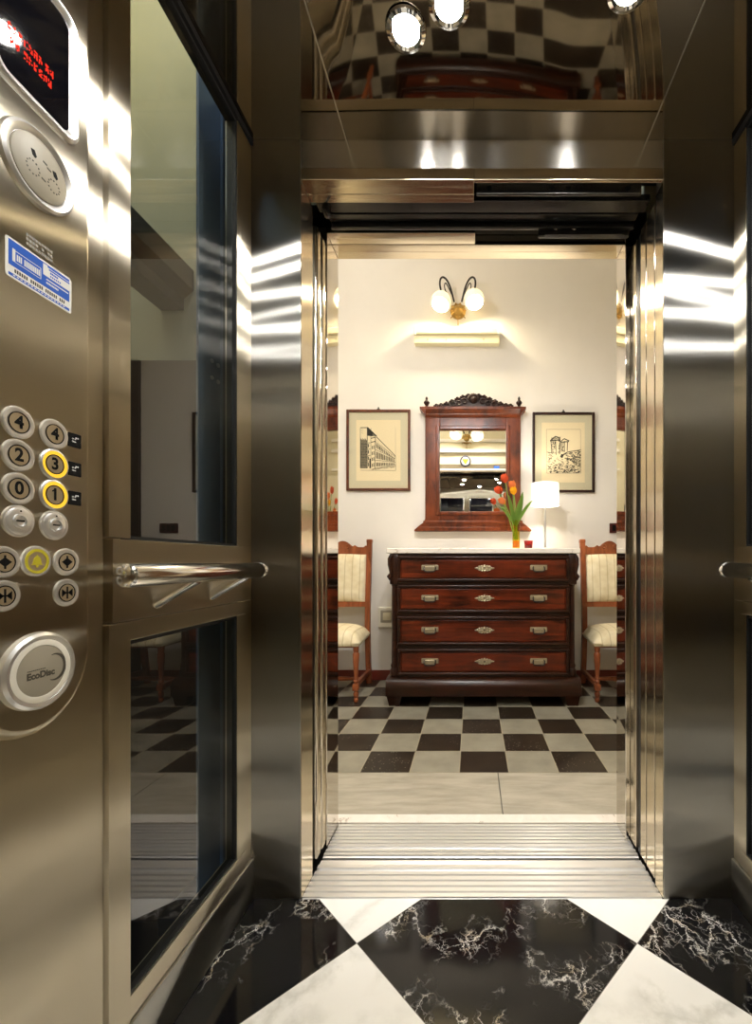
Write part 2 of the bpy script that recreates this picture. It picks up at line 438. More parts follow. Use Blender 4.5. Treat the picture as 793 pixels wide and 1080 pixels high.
# --- side walls : steel frames with an upper and a lower window
def side_wall(side, X, sgn, ya, yb, wn):
    """sgn +1: the room lies towards +x"""
    def B(bm, o0, o1, y0, y1, z0, z1, bev=0.):
        a, b = X+sgn*o0, X+sgn*o1
        return box(bm, min(a, b), max(a, b), y0, y1, z0, z1, bev)
    bm = nb()
    B(bm, -.03, .0, YB, ya-.053, .12, ZC)                       # blank panel
    B(bm, -.03, .008, ya-.050, ya, .12, .862, .002)              # stile below
    B(bm, -.03, .008, ya-.050, ya, 1.015, ZC, .002)
    B(bm, -.03, .007, ya-.040, YF-.02, .864, 1.013, .0015)       # rail panel
    B(bm, -.03, .006, ya, YF-.035, .826, .862, .002)
    B(bm, -.03, .006, ya, YF-.035, .12, .165, .002)
    B(bm, -.03, .004, yb, YF-.0, .12, .862, .0015)
    B(bm, -.03, .004, yb, YF-.0, .862, 2.168, .0015)
    B(bm, -.03, -.012, ya-.06, ya, .12, ZC)
    struct('wall_'+side, bm, 'steel_panel')
    bm = nb(); B(bm, -.03, .010, ya, YF-.002, 2.168, ZC-.001); struct('trim_2%d' % wn, bm, 'black_metal')
    bm = nb(); B(bm, -.02, .012, YB, YF, 0.0, .119, .003); struct('baseboard_'+side, bm, 'steel_v')
    for k, (z0, z1) in enumerate(((1.015, 2.168), (.165, .826))):
        bm = nb()
        B(bm, -.022, .002, ya, ya+.006, z0, z1); B(bm, -.022, .002, yb-.006, yb, z0, z1)
        B(bm, -.022, .002, ya+.006, yb-.006, z1-.008, z1); B(bm, -.022, .002, ya+.006, yb-.006, z0, z0+.005)
        w = struct('window_%d' % (wn+k), bm, 'rubber')
        bm = nb(); B(bm, -.009, -.003, ya+.004, yb-.004, z0+.003, z1-.003); obj('pane', bm, 'glass', w)
side_wall('left', XL, 1, .817, 1.195, 1)
side_wall('right', XR, -1, .83, 1.214, 3)

# back wall with two windows
bm = nb()
box(bm, XL-.03, XR+.03, YB-.03, YB, 0, 1.02); box(bm, XL-.03, XR+.03, YB-.03, YB, 2.03, ZC+.06)
for a, b in ((XL-.03, -.53), (-.14, -.05), (.34, XR+.03)): box(bm, a, b, YB-.03, YB, 1.02, 2.03)
struct('wall_back', bm, 'steel_panel')
for k, (a, b) in enumerate(((-.53, -.14), (-.05, .34))):
    bm = nb(); box(bm, a, a+.01, YB-.025, YB+.004, 1.02, 2.03); box(bm, b-.01, b, YB-.025, YB+.004, 1.02, 2.03)
    box(bm, a+.01, b-.01, YB-.025, YB+.004, 1.02, 1.03); box(bm, a+.01, b-.01, YB-.025, YB+.004, 2.02, 2.03)
    w = struct('window_%d' % (5+k), bm, 'steel_h')
    bm = nb(); box(bm, a+.005, b-.005, YB-.016, YB-.010, 1.025, 2.025); obj('pane', bm, 'black_glass', w)

# front wall : two columns, header
JL, JR = -.495, .552
bm = nb(); box(bm, XL-.03, JL, YF, 1.362, 0, ZC+.034, .0025); struct('wall_front', bm, 'steel_v')
bm = nb(); box(bm, JR, XR+.03, YF, 1.325, 0, ZC+.034, .0025); struct('wall_front_right', bm, 'steel_v')
bm = nb(); box(bm, JL+.001, JR-.001, YF, 1.30, 2.106, ZC+.034); struct('wall_front_header', bm, 'steel_h')
bm = nb(); box(bm, JL+.001, .005, YF-.003, 1.318, 2.070, 2.104, .002); box(bm, .005, JR-.001, YF-.003, 1.279, 2.070, 2.104, .002); struct('trim_2', bm, 'steel_jamb')
bm = nb(); box(bm, JL+.001, .005, 1.319, 1.349, 2.070, 2.080, .001); struct('trim_3', bm, 'steel_jamb')

bm = nb(); box(bm, JL+.0002, JL+.0018, YF+.003, 1.361, .002, 2.068); struct('trim_11', bm, 'steel_jamb')
bm = nb(); box(bm, JR-.0018, JR-.0002, YF+.003, 1.324, .002, 2.068); struct('trim_12', bm, 'steel_jamb')
# landing frame
LR = .533
bm = nb(); box(bm, JL-.075, JL, 1.504, 1.63, 0, 2.09+.10, .003); struct('trim_4', bm, 'steel_mirror')
bm = nb(); box(bm, LR+.0, LR+.075, 1.534, 1.63, 0, 2.19, .003); struct('trim_5', bm, 'steel_mirror')
bm = nb(); box(bm, JL, LR, 1.556, 1.63, 2.09, 2.19, .002); struct('trim_6', bm, 'steel_jamb')
bm = nb(); box(bm, JL, .01, 1.500, 1.554, 2.09, 2.12, .002); struct('trim_7', bm, 'steel_jamb')

# sliding door leaves parked in their pockets
def leaf_panel(x0, x1, y0, y1, label, bv=.0025):
    bm = nb(); box(bm, x0, x1, y0, y1, .012, 2.055, bv, 3)
    o = obj('sliding_door_panel', bm, 'steel_jamb'); recenter(o)
    return tag(o, label, 'door')
leaf_panel(JL-.20, JL-.002, 1.413, 1.452, 'nearer sliding steel door leaf, its edge showing at the left jamb', .010)
leaf_panel(JL-.20, JL-.002, 1.461, 1.500, 'farther sliding steel door leaf, its edge showing at the left jamb beside the hall frame', .010)
leaf_panel(JR-.001, JR+.20, 1.335, 1.394, 'sliding steel door leaf edge at right jamb, closest to the lift interior')
leaf_panel(JR-.001, JR+.20, 1.401, 1.444, 'sliding steel door leaf edge at right jamb, middle of the three')
leaf_panel(JR-.003, JR+.20, 1.480, 1.530, 'sliding steel door leaf edge at right jamb, next to the hall frame')
# dark channels behind them, with the screws on the left one
bm = nb(); box(bm, JL-.24, JL-.205, 1.300, 1.560, 0, 2.32); box(bm, JL-.06, JL-.02, 1.364, 1.410, .0, 2.06)
ch8 = struct('trim_8', bm, 'black_metal')
bm = nb(); box(bm, JR+.205, JR+.24, 1.300, 1.560, 0, 2.32); box(bm, JR+.006, JR+.05, 1.446, 1.479, .0, 2.06); struct('trim_9', bm, 'black_metal')

# door operator above the opening
op = thing('door_operator', 'black sliding door track and hanger gear above the open doorway', 'door mechanism', (.03, 1.43, 2.06))
bm = nb(); box(bm, JL-.24, JR+.24, 1.302, 1.56, 2.30, 2.32); box(bm, JL-.24, JR+.24, 1.302, 1.306, 2.186, 2.30); box(bm, JL, JR, 1.525, 1.553, 2.125, 2.30); obj('housing', bm, 'black_metal', op)
bm = nb(); box(bm, JL+.012, JR-.006, 1.352, 1.398, 2.078, 2.100, .002)
for k in range(70):
    x = JL+.05+k*.0142; box(bm, x, x+.006, 1.350, 1.353, 2.082, 2.096)
obj('track_rail', bm, 'rail_metal', op)
bm = nb(); box(bm, JL+.03, JR-.02, 1.412, 1.440, 2.084, 2.106, .002); box(bm, JL+.03, JR-.02, 1.448, 1.462, 2.070, 2.090, .002); obj('track_rail', bm, 'rail_metal', op)
bm = nb(); box(bm, .012, JR-.05, 1.304, 1.316, 2.061, 2.096, .003); hp = obj('hanger_plate', bm, 'rail_metal', op)
for x in (.05, .235, .285, .46):
    bm = nb(); lathe(bm, (x, 1.3045, 2.076), [(.008, 0), (.008, .001), (0, .001)], '-y', 16); obj('bolt_hole', bm, 'black', hp)
bm = nb(); box(bm, .22, JR-.03, 1.465, 1.480, 2.055, 2.085, .003); box(bm, .24, .50, 1.455, 1.466, 2.052, 2.060, .001)
obj('hanger_plate', bm, 'rail_metal', op)
for x in (.275, .335):
    bm = nb(); lathe(bm, (x, 1.455, 2.072), [(.009, -.004), (.009, .004), (.006, .006), (0, .006)], '-y', 12); obj('roller_bolt', bm, 'chrome', op)
bm = nb(); box(bm, JL+.022, JL+.075, 1.345, 1.38, 2.095, 2.125, .004); box(bm, JL+.03, JL+.05, 1.365, 1.395, 2.055, 2.095, .004)
tube(bm, [(JL+.03, 1.37, 2.07), (JL+.05, 1.36, 2.05), (JL+.058, 1.36, 2.03)], .004); obj('end_bracket', bm, 'rail_metal', op)
for z in (2.02, 1.70, 1.50, 1.29, 1.15, .95, .62, .25):
    bm = nb(); lathe(bm, (JL-.0195, 1.387, z), [(.008, 0), (.008, .003), (.005, .005), (0, .005)], 'x', 14)
    obj('channel_screw', bm, 'chrome', ch8)

# sills
def sill(y0, y1, z, label, ridges):
    bm = nb(); prof = [(y0, z-.04)]
    n = len(ridges)
    prof.append((y0, z-.006)); prof.append((y0+.004, z-.004))
    for (a, b, dz) in ridges:
        prof += [(a, z-dz), (a+.001, z), (b-.001, z), (b, z-dz)]
    prof += [(y1, z-.004), (y1, z-.04)]
    prism(bm, [(JL+.002, y, zz) for y, zz in prof], (JR-JL-.004, 0, 0))
    o = obj('door_sill', bm, 'alu', smooth=20); recenter(o); return tag(o, label, 'door sill')
def rid(a, b, w, gap, deep=()):
    out = []; y = a; k = 0
    while y+w <= b:
        out.append((y, y+w, .016 if k in deep else .007)); y += w+gap+(.006 if k in deep else 0); k += 1
    return out
sill(1.272, 1.440, 0.0, 'ribbed aluminium sill of the lift, touching the marble floor', rid(1.278, 1.438, .0165, .0065, (4,)))
sill(1.455, 1.638, 0.0, 'ribbed aluminium landing sill beyond the dark gap, beside the stone threshold', rid(1.461, 1.636, .0130, .0060, (1,)))
bm = nb(); box(bm, -.9, .95, 1.262, 1.655, -.10, -.05); struct('floor_pit', bm, 'black_metal')

# ---------------------------------------------------------------- downlights
def zc(x, y):
    z = czcol(x); f = (y-YB)/(YF-YB)*ny; j = int(f); return z[j]+(z[j+1]-z[j])*(f-j)-.002
def downlight(x, y, label):
    ZC = zc(x, y); t = thing('ceiling_downlight', label, 'downlight', (x, y, ZC), 'downlights in the lift ceiling')
    bm = nb(); lathe(bm, (x, y, ZC), [(.030, .006), (.030, -.004), (.036, -.008), (.044, -.005), (.046, .0)], 'z', 40, close=False); obj('bezel', bm, 'chrome', t)
    bm = nb(); lathe(bm, (x, y, ZC), [(.030, -.001), (.024, -.006), (.012, -.009), (0, -.010)], 'z', 32, close=False); obj('lens', bm, 'lens_lit', t)
    bm = nb(); ball(bm, (x, y, ZC-.010), (.012, .012, .005), 20, 10); obj('bulb', bm, 'halogen_bulb', t)
    return t
dl = downlight(-.150, .998, 'lit round ceiling spotlight at top of photo, left and lower of the pair')
dup(dl, (-.050, .952, zc(-.050, .952)), 0, 'lit round ceiling spotlight at top of photo, right of the pair')
dup(dl, (.33, .93, zc(.33, .93)), 0, 'lit round ceiling spotlight towards the right wall of the lift')
dup(dl, (-.12, .62, zc(-.12, .62)), 0, 'lit round ceiling spotlight in the middle of the lift ceiling, left side')
dup(dl, (.36, .60, zc(.36, .60)), 0, 'lit round ceiling spotlight in the middle of the lift ceiling, right side')
dup(dl, (-.16, .22, zc(-.16, .22)), 0, 'lit round ceiling spotlight at the rear left of the lift')
dup(dl, (.12, -.02, zc(.12, -.02)), 0, 'lit round ceiling spotlight nearest the back wall of the lift')
dup(dl, (.42, .30, zc(.42, .30)), 0, 'lit round ceiling spotlight at the rear right of the lift')

# ---------------------------------------------------------------- handrails
def handrail(X, sgn, y0, y1, label, brs):
    xr = X+sgn*.090; z = .950
    t = thing('handrail', label, 'handrail', (xr, (y0+y1)/2, z))
    bm = nb(); r = .0195
    lathe(bm, (xr, y0, z), [(0, -.005), (r*.8, -.0045), (r*.95, -.002), (r, .003), (r, y1-y0-.018), (r*.93, y1-y0-.016), (r*.93, y1-y0-.012), (r, y1-y0-.010), (r, y1-y0), (r*.6, y1-y0+.008), (0, y1-y0+.009)], 'y', 40)
    obj('rail', bm, 'rail_chrome', t)
    for y in brs:
        bm = nb(); tube(bm, [(X+sgn*.004, y, .889), (xr-sgn*.004, y, .938)], .012, 18)
        obj('bracket', bm, 'rail_chrome', t)
handrail(XL, 1, .700, 1.147, 'chrome tubular handrail on the left wall below the window', (.885, 1.074))
handrail(XR, -1, .45, 1.160, 'chrome tubular handrail on the right wall, only its end showing', (.62, 1.06))

# ================================================================== CONTROL PANEL
PX = -.610
def P(d, z, o=0.): return (PX+o, d, z)
cop = thing('control_panel', 'curved brushed steel lift control panel with buttons, display and stickers on the left wall', 'control panel', (XL, .615, .73))
bm = nb(); pts = []
hw, cy = .092, .615
def outline(s):
    pts = []
    for k in range(25):
        a = PI+PI*k/24; pts.append((cy+(hw+s)*math.cos(a), .842+(.110+s)*math.sin(a)))
    pts += [(cy+hw+s, 2.10+s), (cy-hw-s, 2.10+s)]
    return pts
rings = []
for s, o in ((.003, -.0295), (.003, -.014), (.001, -.007), (-.004, -.002), (-.010, .0)):
    rings.append([bm.verts.new(P(d, z, o)) for d, z in outline(s)])
for a, b in zip(rings, rings[1:]): ring_faces(bm, a, b)
bm.faces.new(rings[-1]); obj('faceplate', bm, 'steel_panel', cop)

# display
bm = nb()
def rrect(d0, d1, z0, z1, r, n=8):
    out = []
    for (cx, cz_, a0) in ((d1-r, z0+r, -PI/2), (d1-r, z1-r, 0), (d0+r, z1-r, PI/2), (d0+r, z0+r, PI)):
        for k in range(n+1):
            a = a0+PI/2*k/n; out.append((cx+r*math.cos(a), cz_+r*math.sin(a)))
    return out
def inset_ring(bm, rect, stages, r, cap=False):
    rings = []
    for s, o in stages:
        rings.append([bm.verts.new(P(d, z, o)) for d, z in rrect(rect[0]+s, rect[1]-s, rect[2]+s, rect[3]-s, max(.002, r-s))])
    for a, b in zip(rings, rings[1:]): ring_faces(bm, a, b)
    if cap: bm.faces.new(rings[-1])
R = (.550, .682, 1.600, 1.800)
inset_ring(bm, R, ((0, 0), (.002, .004), (.007, .007), (.012, .006), (.017, .001)), .028); disp = obj('display_bezel', bm, 'satin_silver', cop)
bm = nb(); inset_ring(bm, (R[0]+.016, R[1]-.016, R[2]+.016, R[3]-.016), ((0, .001), (.001, .0018)), .013, True); obj('display_screen', bm, 'black_glass', disp)
bm = nb()
rnd = random.Random(3)
def led_row(d0, d1, z, h):
    d = d0
    while d < d1:
        w = .0052
        for c in range(3):
            for r_ in range(5):
                if rnd.random() < .62:
                    a = d+c*.0017; b = z+r_*h/5
                    prism(bm, [P(a, b, .0021), P(a+.0014, b, .0021), P(a+.0014, b+h/5*.78, .0021), P(a, b+h/5*.78, .0021)], (.0003, 0, 0))
        d += w+.0016
led_row(.577, .592, 1.672, .011); led_row(.598, .622, 1.672, .011); led_row(.628, .640, 1.672, .011)
led_row(.580, .592, 1.655, .011); led_row(.598, .634, 1.655, .011)
obj('led_text', bm, 'red_led', disp, smooth=0)

# upper round speaker
def disc(parent, name, d, z, prof, mat, seg=48):
    bm = nb(); lathe(bm, P(d, z), prof, 'x', seg); return obj(name, bm, mat, parent)
sp = disc(cop, 'speaker_ring', .617, 1.522, [(.053, 0), (.052, .006), (.048, .009), (.043, .007), (.040, .003), (0, .003)], 'satin_silver')
disc(sp, 'speaker_cover', .617, 1.522, [(.0395, .003), (.0395, .006), (.037, .0075), (0, .0075)], 'beige')
bm = nb()
for (a, b, r) in ((-.012, -.008, .009), (.018, -.010, .0085)):
    for k in range(12):
        q = 2*PI*k/12; lathe(bm, P(.617+a+r*math.cos(q), 1.522+b+r*math.sin(q), .0075), [(.0011, 0), (.0011, .0003)], 'x', 8)
for (a, b) in ((.002, .012), (.008, .008), (.0, -.013)):
    prism(bm, [P(.617+a, 1.522+b, .0075), P(.617+a+.006, 1.522+b-.001, .0075), P(.617+a+.006, 1.522+b+.001, .0075), P(.617+a, 1.522+b+.002, .0075)], (.0003, 0, 0))
obj('speaker_engraving', bm, 'grey_engraving', sp, smooth=0)
for (a, b) in ((-.011, .012), (.020, .008)):
    bm = nb(); prism(bm, [P(.617+a-.004, 1.522+b+.004, .0075), P(.617+a+.001, 1.522+b+.005, .0075), P(.617+a+.004, 1.522+b-.002, .0075), P(.617+a+.002, 1.522+b-.005, .0075), P(.617+a-.002, 1.522+b-.003, .0075)], (.0004, 0, 0))
    obj('speaker_symbol', bm, 'black', sp, smooth=0)

# engraved maker's marks above the sticker
bm = nb()
for r_ in range(3):
    for k in range(9):
        if rnd.random() < .75:
            a = .603+k*.0043; b = 1.407+r_*.0062
            prism(bm, [P(a, b), P(a+.003, b), P(a+.003, b+.0036), P(a, b+.0036)], (.0004, 0, 0))
obj('engraved_mark', bm, 'satin_silver', cop, smooth=0)

# blue sticker
bm = nb(); d0, d1, z0, z1 = .5755, .6705, 1.3485, 1.4010
prism(bm, [P(d, z) for d, z in rrect(d0, d1, z0, z1, .004)], (.0006, 0, 0)); stk = obj('sticker', bm, 'sticker_white', cop, smooth=0)
def quad(bm, a0, a1, b0, b1, o, th=.0002):
    D = lambda u: d0+(d1-d0)*u
    Z = lambda v: z0+(z1-z0)*v
    return prism(bm, [P(D(a0), Z(b0), o), P(D(a1), Z(b0), o), P(D(a1), Z(b1), o), P(D(a0), Z(b1), o)], (th, 0, 0))
bm = nb(); quad(bm, .04, .96, .31, .95, .0006); quad(bm, .04, .96, .05, .12, .0006)
obj('sticker_print', bm, 'sticker_blue', stk, smooth=0)
bm = nb()
quad(bm, .60, .97, .62, .88, .0008); quad(bm, .53, .60, .62, .92, .0008); quad(bm, .09, .13, .44, .76, .0008)
for k in range(13):
    if k not in (3,): quad(bm, .15+k*.026, .168+k*.026, .50, .66, .0008)
quad(bm, .13, .50, .72, .735, .0008); quad(bm, .13, .50, .435, .45, .0008); quad(bm, .49, .50, .44, .73, .0008)
quad(bm, .58, .94, .52, .55, .0008)
for k in range(9): quad(bm, .58+k*.022, .596+k*.022, .42, .47, .0008)
for k in range(16): quad(bm, .10+k*.05, .13+k*.05, .075, .10, .0008)
obj('sticker_lettering', bm, 'sticker_white', stk, smooth=0)
bm = nb(); quad(bm, .62, .96, .82, .86, .0010); 
for k in range(5): quad(bm, .64+k*.026, .66+k*.026, .74, .79, .0010)
for k in range(6): quad(bm, .64+k*.03, .66+k*.03, .66, .70, .0010)
obj('sticker_lettering', bm, 'sticker_blue', stk, smooth=0)
bm = nb()
for k in range(24):
    if k % 7 != 6: quad(bm, .12+k*.032, .14+k*.032, .17, .26, .0008)
obj('sticker_small_print', bm, 'grey_engraving', stk, smooth=0)

# buttons
RB = .0215
def button(d, z, sym, lit=False, r=RB, kind='floor'):
    bm = nb(); lathe(bm, P(d, z), [(r, 0), (r, .0012), (r*.97, .0028), (r*.88, .0034), (r*.70, .0024), (r*.645, .0020)], 'x', 44, close=False)
    b = obj('button', bm, 'lit_ring' if lit else 'satin_silver', cop)
    if lit:
        b['label'] = 'button with glowing yellow ring, marked %s' % sym
        bm = nb(); lathe(bm, P(d, z), [(r*1.03, 0), (r*1.03, .0022), (r*.97, .0032), (r*.90, .0036)], 'x', 44, close=False); obj('outer_ring', bm, 'satin_silver', b)
    if kind == 'key':
        bm = nb(); lathe(bm, P(d, z), [(r*.86, .003), (r*.80, .0040), (r*.45, .0040), (r*.43, .0060), (r*.33, .0064), (r*.31, .004), (0, .004)], 'x', 36); obj('keyhole', bm, 'satin_silver', b)
        bm = nb(); prism(bm, [P(d-.005, z-.0008, .004), P(d+.005, z-.0008, .004), P(d+.005, z+.0012, .004), P(d-.005, z+.0012, .004)], (.0012, 0, 0))
        lathe(bm, P(d+.001, z+r*.62, .0038), [(.0012, 0), (.0012, .0006)], 'x', 10); obj('key_slot', bm, 'black', b)
        return b
    bm = nb(); lathe(bm, P(d, z), [(r*.645, .0010), (r*.645, .0028), (0, .0028)], 'x', 36); obj('button_face', bm, 'button_face', b)
    ink = 'black'
    if kind == 'bell':
        bm = nb(); lathe(bm, P(d, z), [(r*.80, .0028), (r*.80, .0034), (r*.62, .0034), (r*.62, .0028)], 'x', 40, close=False); ink = 'bell_yellow'
        h = .0075
        pp = [(-.008, -.005), (.008, -.005), (.006, -.003), (.0052, .003), (.0026, .0065), (.0008, .0072), (.0008, .009), (-.0008, .009), (-.0008, .0072), (-.0026, .0065), (-.0052, .003), (-.006, -.003)]
        prism(bm, [P(d+a, z+c, .0028) for a, c in pp], (.0005, 0, 0)); lathe(bm, P(d, z-.0068, .0028), [(.002, 0), (.002, .0005)], 'x', 12)
        obj('bell_symbol', bm, ink, b, smooth=0); return b
    bm = nb(); lathe(bm, P(d, z), [(r*.66, .0026), (r*.66, .0033), (r*.60, .0033), (r*.60, .0026)], 'x', 40, close=False)
    obj('button_outline', bm, 'black', b)
    bm = nb()
    if kind == 'floor':
        text_into(bm, sym, .0235, lambda x, y: P(d+x, z+y, .0031), .0008); nm = 'number'
        if sym == '1': prism(bm, [P(d-.0012, z+.0085, .0031), P(d-.0048, z+.0060, .0031), P(d-.0048, z+.0042, .0031), P(d-.0012, z+.0055, .0031)], (.0002, 0, 0))
    else:
        nm = 'arrow_symbol'; w = .0085; s = -1 if kind == 'close' else 1
        for q in (-1, 1):
            if kind == 'open': tri = [(q*.0012, -.0055), (q*w, 0), (q*.0012, .0055)]
            else: tri = [(q*.0012, 0), (q*w, -.0058), (q*w, .0058)]
            prism(bm, [P(d+a, z+c, .0029) for a, c in tri], (.0004, 0, 0))
        prism(bm, [P(d-.0011, z-.009, .0029), P(d+.0011, z-.009, .0029), P(d+.0011, z+.009, .0029), P(d-.0011, z+.009, .0029)], (.0005, 0, 0))
        if kind == 'close': prism(bm, [P(d-w, z-.001, .0029), P(d+w, z-.001, .0029), P(d+w, z+.001, .0029), P(d-w, z+.001, .0029)], (.0004, 0, 0))
    obj(nm, bm, ink, b, smooth=0); return b
for z, a, c in ((1.159, '4', '4'), (1.1150, '2', '3'), (1.0705, '0', '1')):
    button(.591, z, a); button(.6418, z-.001, c, lit=c in '31')
    bm = nb(); prism(bm, [P(d, zz) for d, zz in rrect(.6650, .6865, z-.0115, z+.0095, .001, 2)], (.0012, 0, 0)); tg = obj('braille_tag', bm, 'black', cop, smooth=0)
    bm = nb()
    for a_, b_ in ((.672, .001), (.672, -.003), (.676, .001), (.6775, .003), (.6805, .003)): lathe(bm, P(a_, z+b_, .0012), [(.0013, 0), (.001, .0008), (0, .001)], 'x', 10)
    prism(bm, [P(.671, z-.004, .0012), P(.677, z-.004, .0012), P(.677, z-.0025, .0012), P(.671, z-.0025, .0012)], (.0004, 0, 0))
    obj('braille_dots', bm, 'white_ink', tg)
button(.591, 1.027, '', kind='key'); button(.6418, 1.0255, '', kind='key')
button(.573, .972, '', kind='open', r=.0205); button(.6153, .973, '', kind='bell'); button(.661, .972, '', kind='open', r=.0205)
button(.573, .928, '', kind='close', r=.0205); button(.661, .926, '', kind='close', r=.0205)
# lower round emblem disc
ec = disc(cop, 'emblem_ring', .617, .820, [(.054, 0), (.053, .007), (.049, .010), (.044, .009), (.041, .004), (0, .004)], 'satin_silver')
disc(ec, 'emblem_rim', .617, .820, [(.0440, .004), (.0440, .008), (.042, .0092), (.0355, .0088), (.035, .006)], 'white_plastic')
disc(ec, 'emblem_cover', .617, .820, [(.0352, .004), (.0352, .0080), (.034, .0085), (0, .0085)], 'beige')
bm = nb(); text_into(bm, 'EcoDisc', .0122, lambda x, y: P(.615+x, .8150+y, .0087), .0006)
n = 20
for k in range(n):
    a0 = PI*.62-1.28*PI*k/n; a1 = PI*.62-1.28*PI*(k+1)/n
    wa, wb = .0048*math.sin(PI*k/n), .0048*math.sin(PI*(k+1)/n)
    c0, c1 = .633, .8215
    q = [P(c0+(.0155+s*w)*math.cos(a), c1+(.0175+s*w)*math.sin(a), .0086) for a, w, s in ((a0, wa, 1), (a1, wb, 1), (a1, wb, 0), (a0, wa, 0))]
    if (Vector(q[0])-Vector(q[3])).length > 1e-5 and (Vector(q[1])-Vector(q[2])).length > 1e-5: prism(bm, q, (.0002, 0, 0))
for k in range(10): prism(bm, [P(.596+k*.0026, .8222, .0086), P(.598+k*.0026, .8222, .0086), P(.598+k*.0026, .8234, .0086), P(.596+k*.0026, .8234, .0086)], (.0002, 0, 0))
obj('emblem_lettering', bm, 'grey_engraving', ec, smooth=0)

# ================================================================== LIFT SHAFT (seen through the left windows)
bm = nb(); box(bm, -1.46, -.90, 1.56, 1.63, 1.684, 3.9); struct('wall_shaft', bm, 'shaft_wall')
bm = nb(); box(bm, -1.46, -.60, 1.56, 1.625, -.34, -.001); box(bm, -1.46, -.90, 1.56, 1.63, 0, 1.684); struct('wall_shaft_dado', bm, 'shaft_dado')
bm = nb(); box(bm, -1.46, -1.42, -.6, 1.56, -.3, 3.2); struct('wall_shaft_side', bm, 'shaft_wall')
bm = nb(); box(bm, -1.46, -.70, -.6, 1.56, -.34, -.30); box(bm, -1.46, XL-.03, -.64, -.60, -.34, 3.2); struct('floor_shaft', bm, 'black_metal')
bm = nb(); box(bm, 1.00, 1.04, -.6, 1.56, -.3, 3.2); box(bm, XR+.03, 1.0, -.64, -.6, -.3, 3.2); box(bm, XR+.03, 1.04, -.6, 1.56, 3.2, 3.24); box(bm, XR+.03, 1.04, 1.4, 1.56, -.3, 3.2)
struct('wall_shaft_right', bm, 'black_metal')
gr = thing('guide_rail_post', 'blue-grey bolted steel post behind the left glass', 'steel post', (-.745, 1.35, -.3))
bm = nb(); box(bm, -.752, -.744, 1.200, 1.50, -.3, 2.9, .001); box(bm, -.7435, -.735, 1.30, 1.312, -.3, 2.9, .001); obj('post_plate', bm, 'shaft_steel', gr)
for y in (1.258, 1.288):
    for z in (1.497, 1.545):
        bm = nb(); lathe(bm, (-.7445, y, z), [(.006, 0), (.006, .004), (.003, .006), (0, .006)], 'x', 12); obj('bolt', bm, 'satin_silver', gr)
bm = nb()
prism(bm, [(-1.10, .6, 1.86), (-1.02, .6, 1.86), (-1.02, .6, 1.90), (-.985, .6, 1.93), (-.985, .6, 2.0), (-1.10, .6, 2.0)], (0, .96, 0))
o = obj('shaft_beam', bm, 'dark_grey_metal', smooth=0); recenter(o); tag(o, 'grey moulded beam running back behind the left upper glass', 'beam')

# unseen fill light added to brighten the shaft behind the left glass
la = bpy.data.lights.new('shaft_fill_light', 'POINT'); la.energy = 11; la.color = (1.0, .87, .52); la.shadow_soft_size = .08
lo_ = bpy.data.objects.new('shaft_fill_light', la); C.objects.link(lo_); lo_.location = (-1.20, 1.0, 3.0)
# ================================================================== HALL
YW, HX0, HX1, HZ = 3.62, -1.62, 2.70, 3.90
bm = nb(); box(bm, HX0, HX1, YW, YW+.1, 0, HZ); struct('wall_hall_back', bm, 'wall', smooth=0)
bm = nb(); box(bm, HX0-.1, HX0, 1.56, YW+.1, 0, HZ); struct('wall_hall_left', bm, 'wall', smooth=0)
bm = nb(); box(bm, HX1, HX1+.1, 1.56, YW+.1, 0, HZ); struct('wall_hall_right', bm, 'wall', smooth=0)
bm = nb(); box(bm, HX0-.1, HX1+.1, 1.50, YW+.1, HZ, HZ+.1); struct('ceiling_hall', bm, 'ceiling_white', smooth=0)
bm = nb(); box(bm, HX0, HX1, TY, YW, -.05, 0); struct('floor_hall', bm, 'hall_floor', smooth=0)
bm = nb(); box(bm, HX0, .116, 1.696, TY-.001, -.05, .0, .001); box(bm, .119, HX1, 1.696, TY-.001, -.05, .0, .001); struct('floor_threshold', bm, 'stone')
bm = nb(); box(bm, HX0, HX1, 1.641, 1.695, -.05, .001, .001); struct('trim_13', bm, 'marble_top')
# front wall of the hall (only the mirrors see it)
bm = nb()
box(bm, -.90, JL-.075, 1.56, 1.63, 0, HZ); box(bm, LR+.075, HX1, 1.56, 1.63, 0, HZ)
box(bm, HX0, -1.46, 1.56, 1.63, 0, HZ)
box(bm, JL-.075, LR+.075, 1.58, 1.63, 2.19, 2.64); box(bm, JL-.075, LR+.075, 1.58, 1.63, 2.90, HZ)
struct('wall_hall_front', bm, 'wall_front', smooth=0)
bm = nb(); box(bm, JL-.25, LR+.25, 1.63, 1.648, 2.105, 2.13, .003); box(bm, JL-.25, LR+.25, 1.63, 1.66, 2.33, 2.37, .006); box(bm, JL-.25, LR+.25, 1.63, 1.66, 2.46, 2.50, .006); struct('trim_10', bm, 'ceiling_white')
bm = nb()
for a, b in ((2.64, 2.655), (2.885, 2.90)): box(bm, JL-.075, LR+.075, 1.59, 1.625, a, b)
for k in range(6):
    x = JL-.075+k*(LR-JL+.15-.02)/5; box(bm, x, x+.02, 1.59, 1.625, 2.655, 2.885)
w = struct('window_7', bm, 'ceiling_white')
bm = nb(); box(bm, JL-.07, LR+.07, 1.603, 1.609, 2.65, 2.89); obj('pane', bm, 'sky_glass', w)
bm = nb(); box(bm, HX0, -.0, YW-.014, YW, 0, .082, .003); box(bm, 0.0, 1.43, YW-.014, YW, 0, .082, .003); struct('baseboard_hall', bm, 'baseboard')
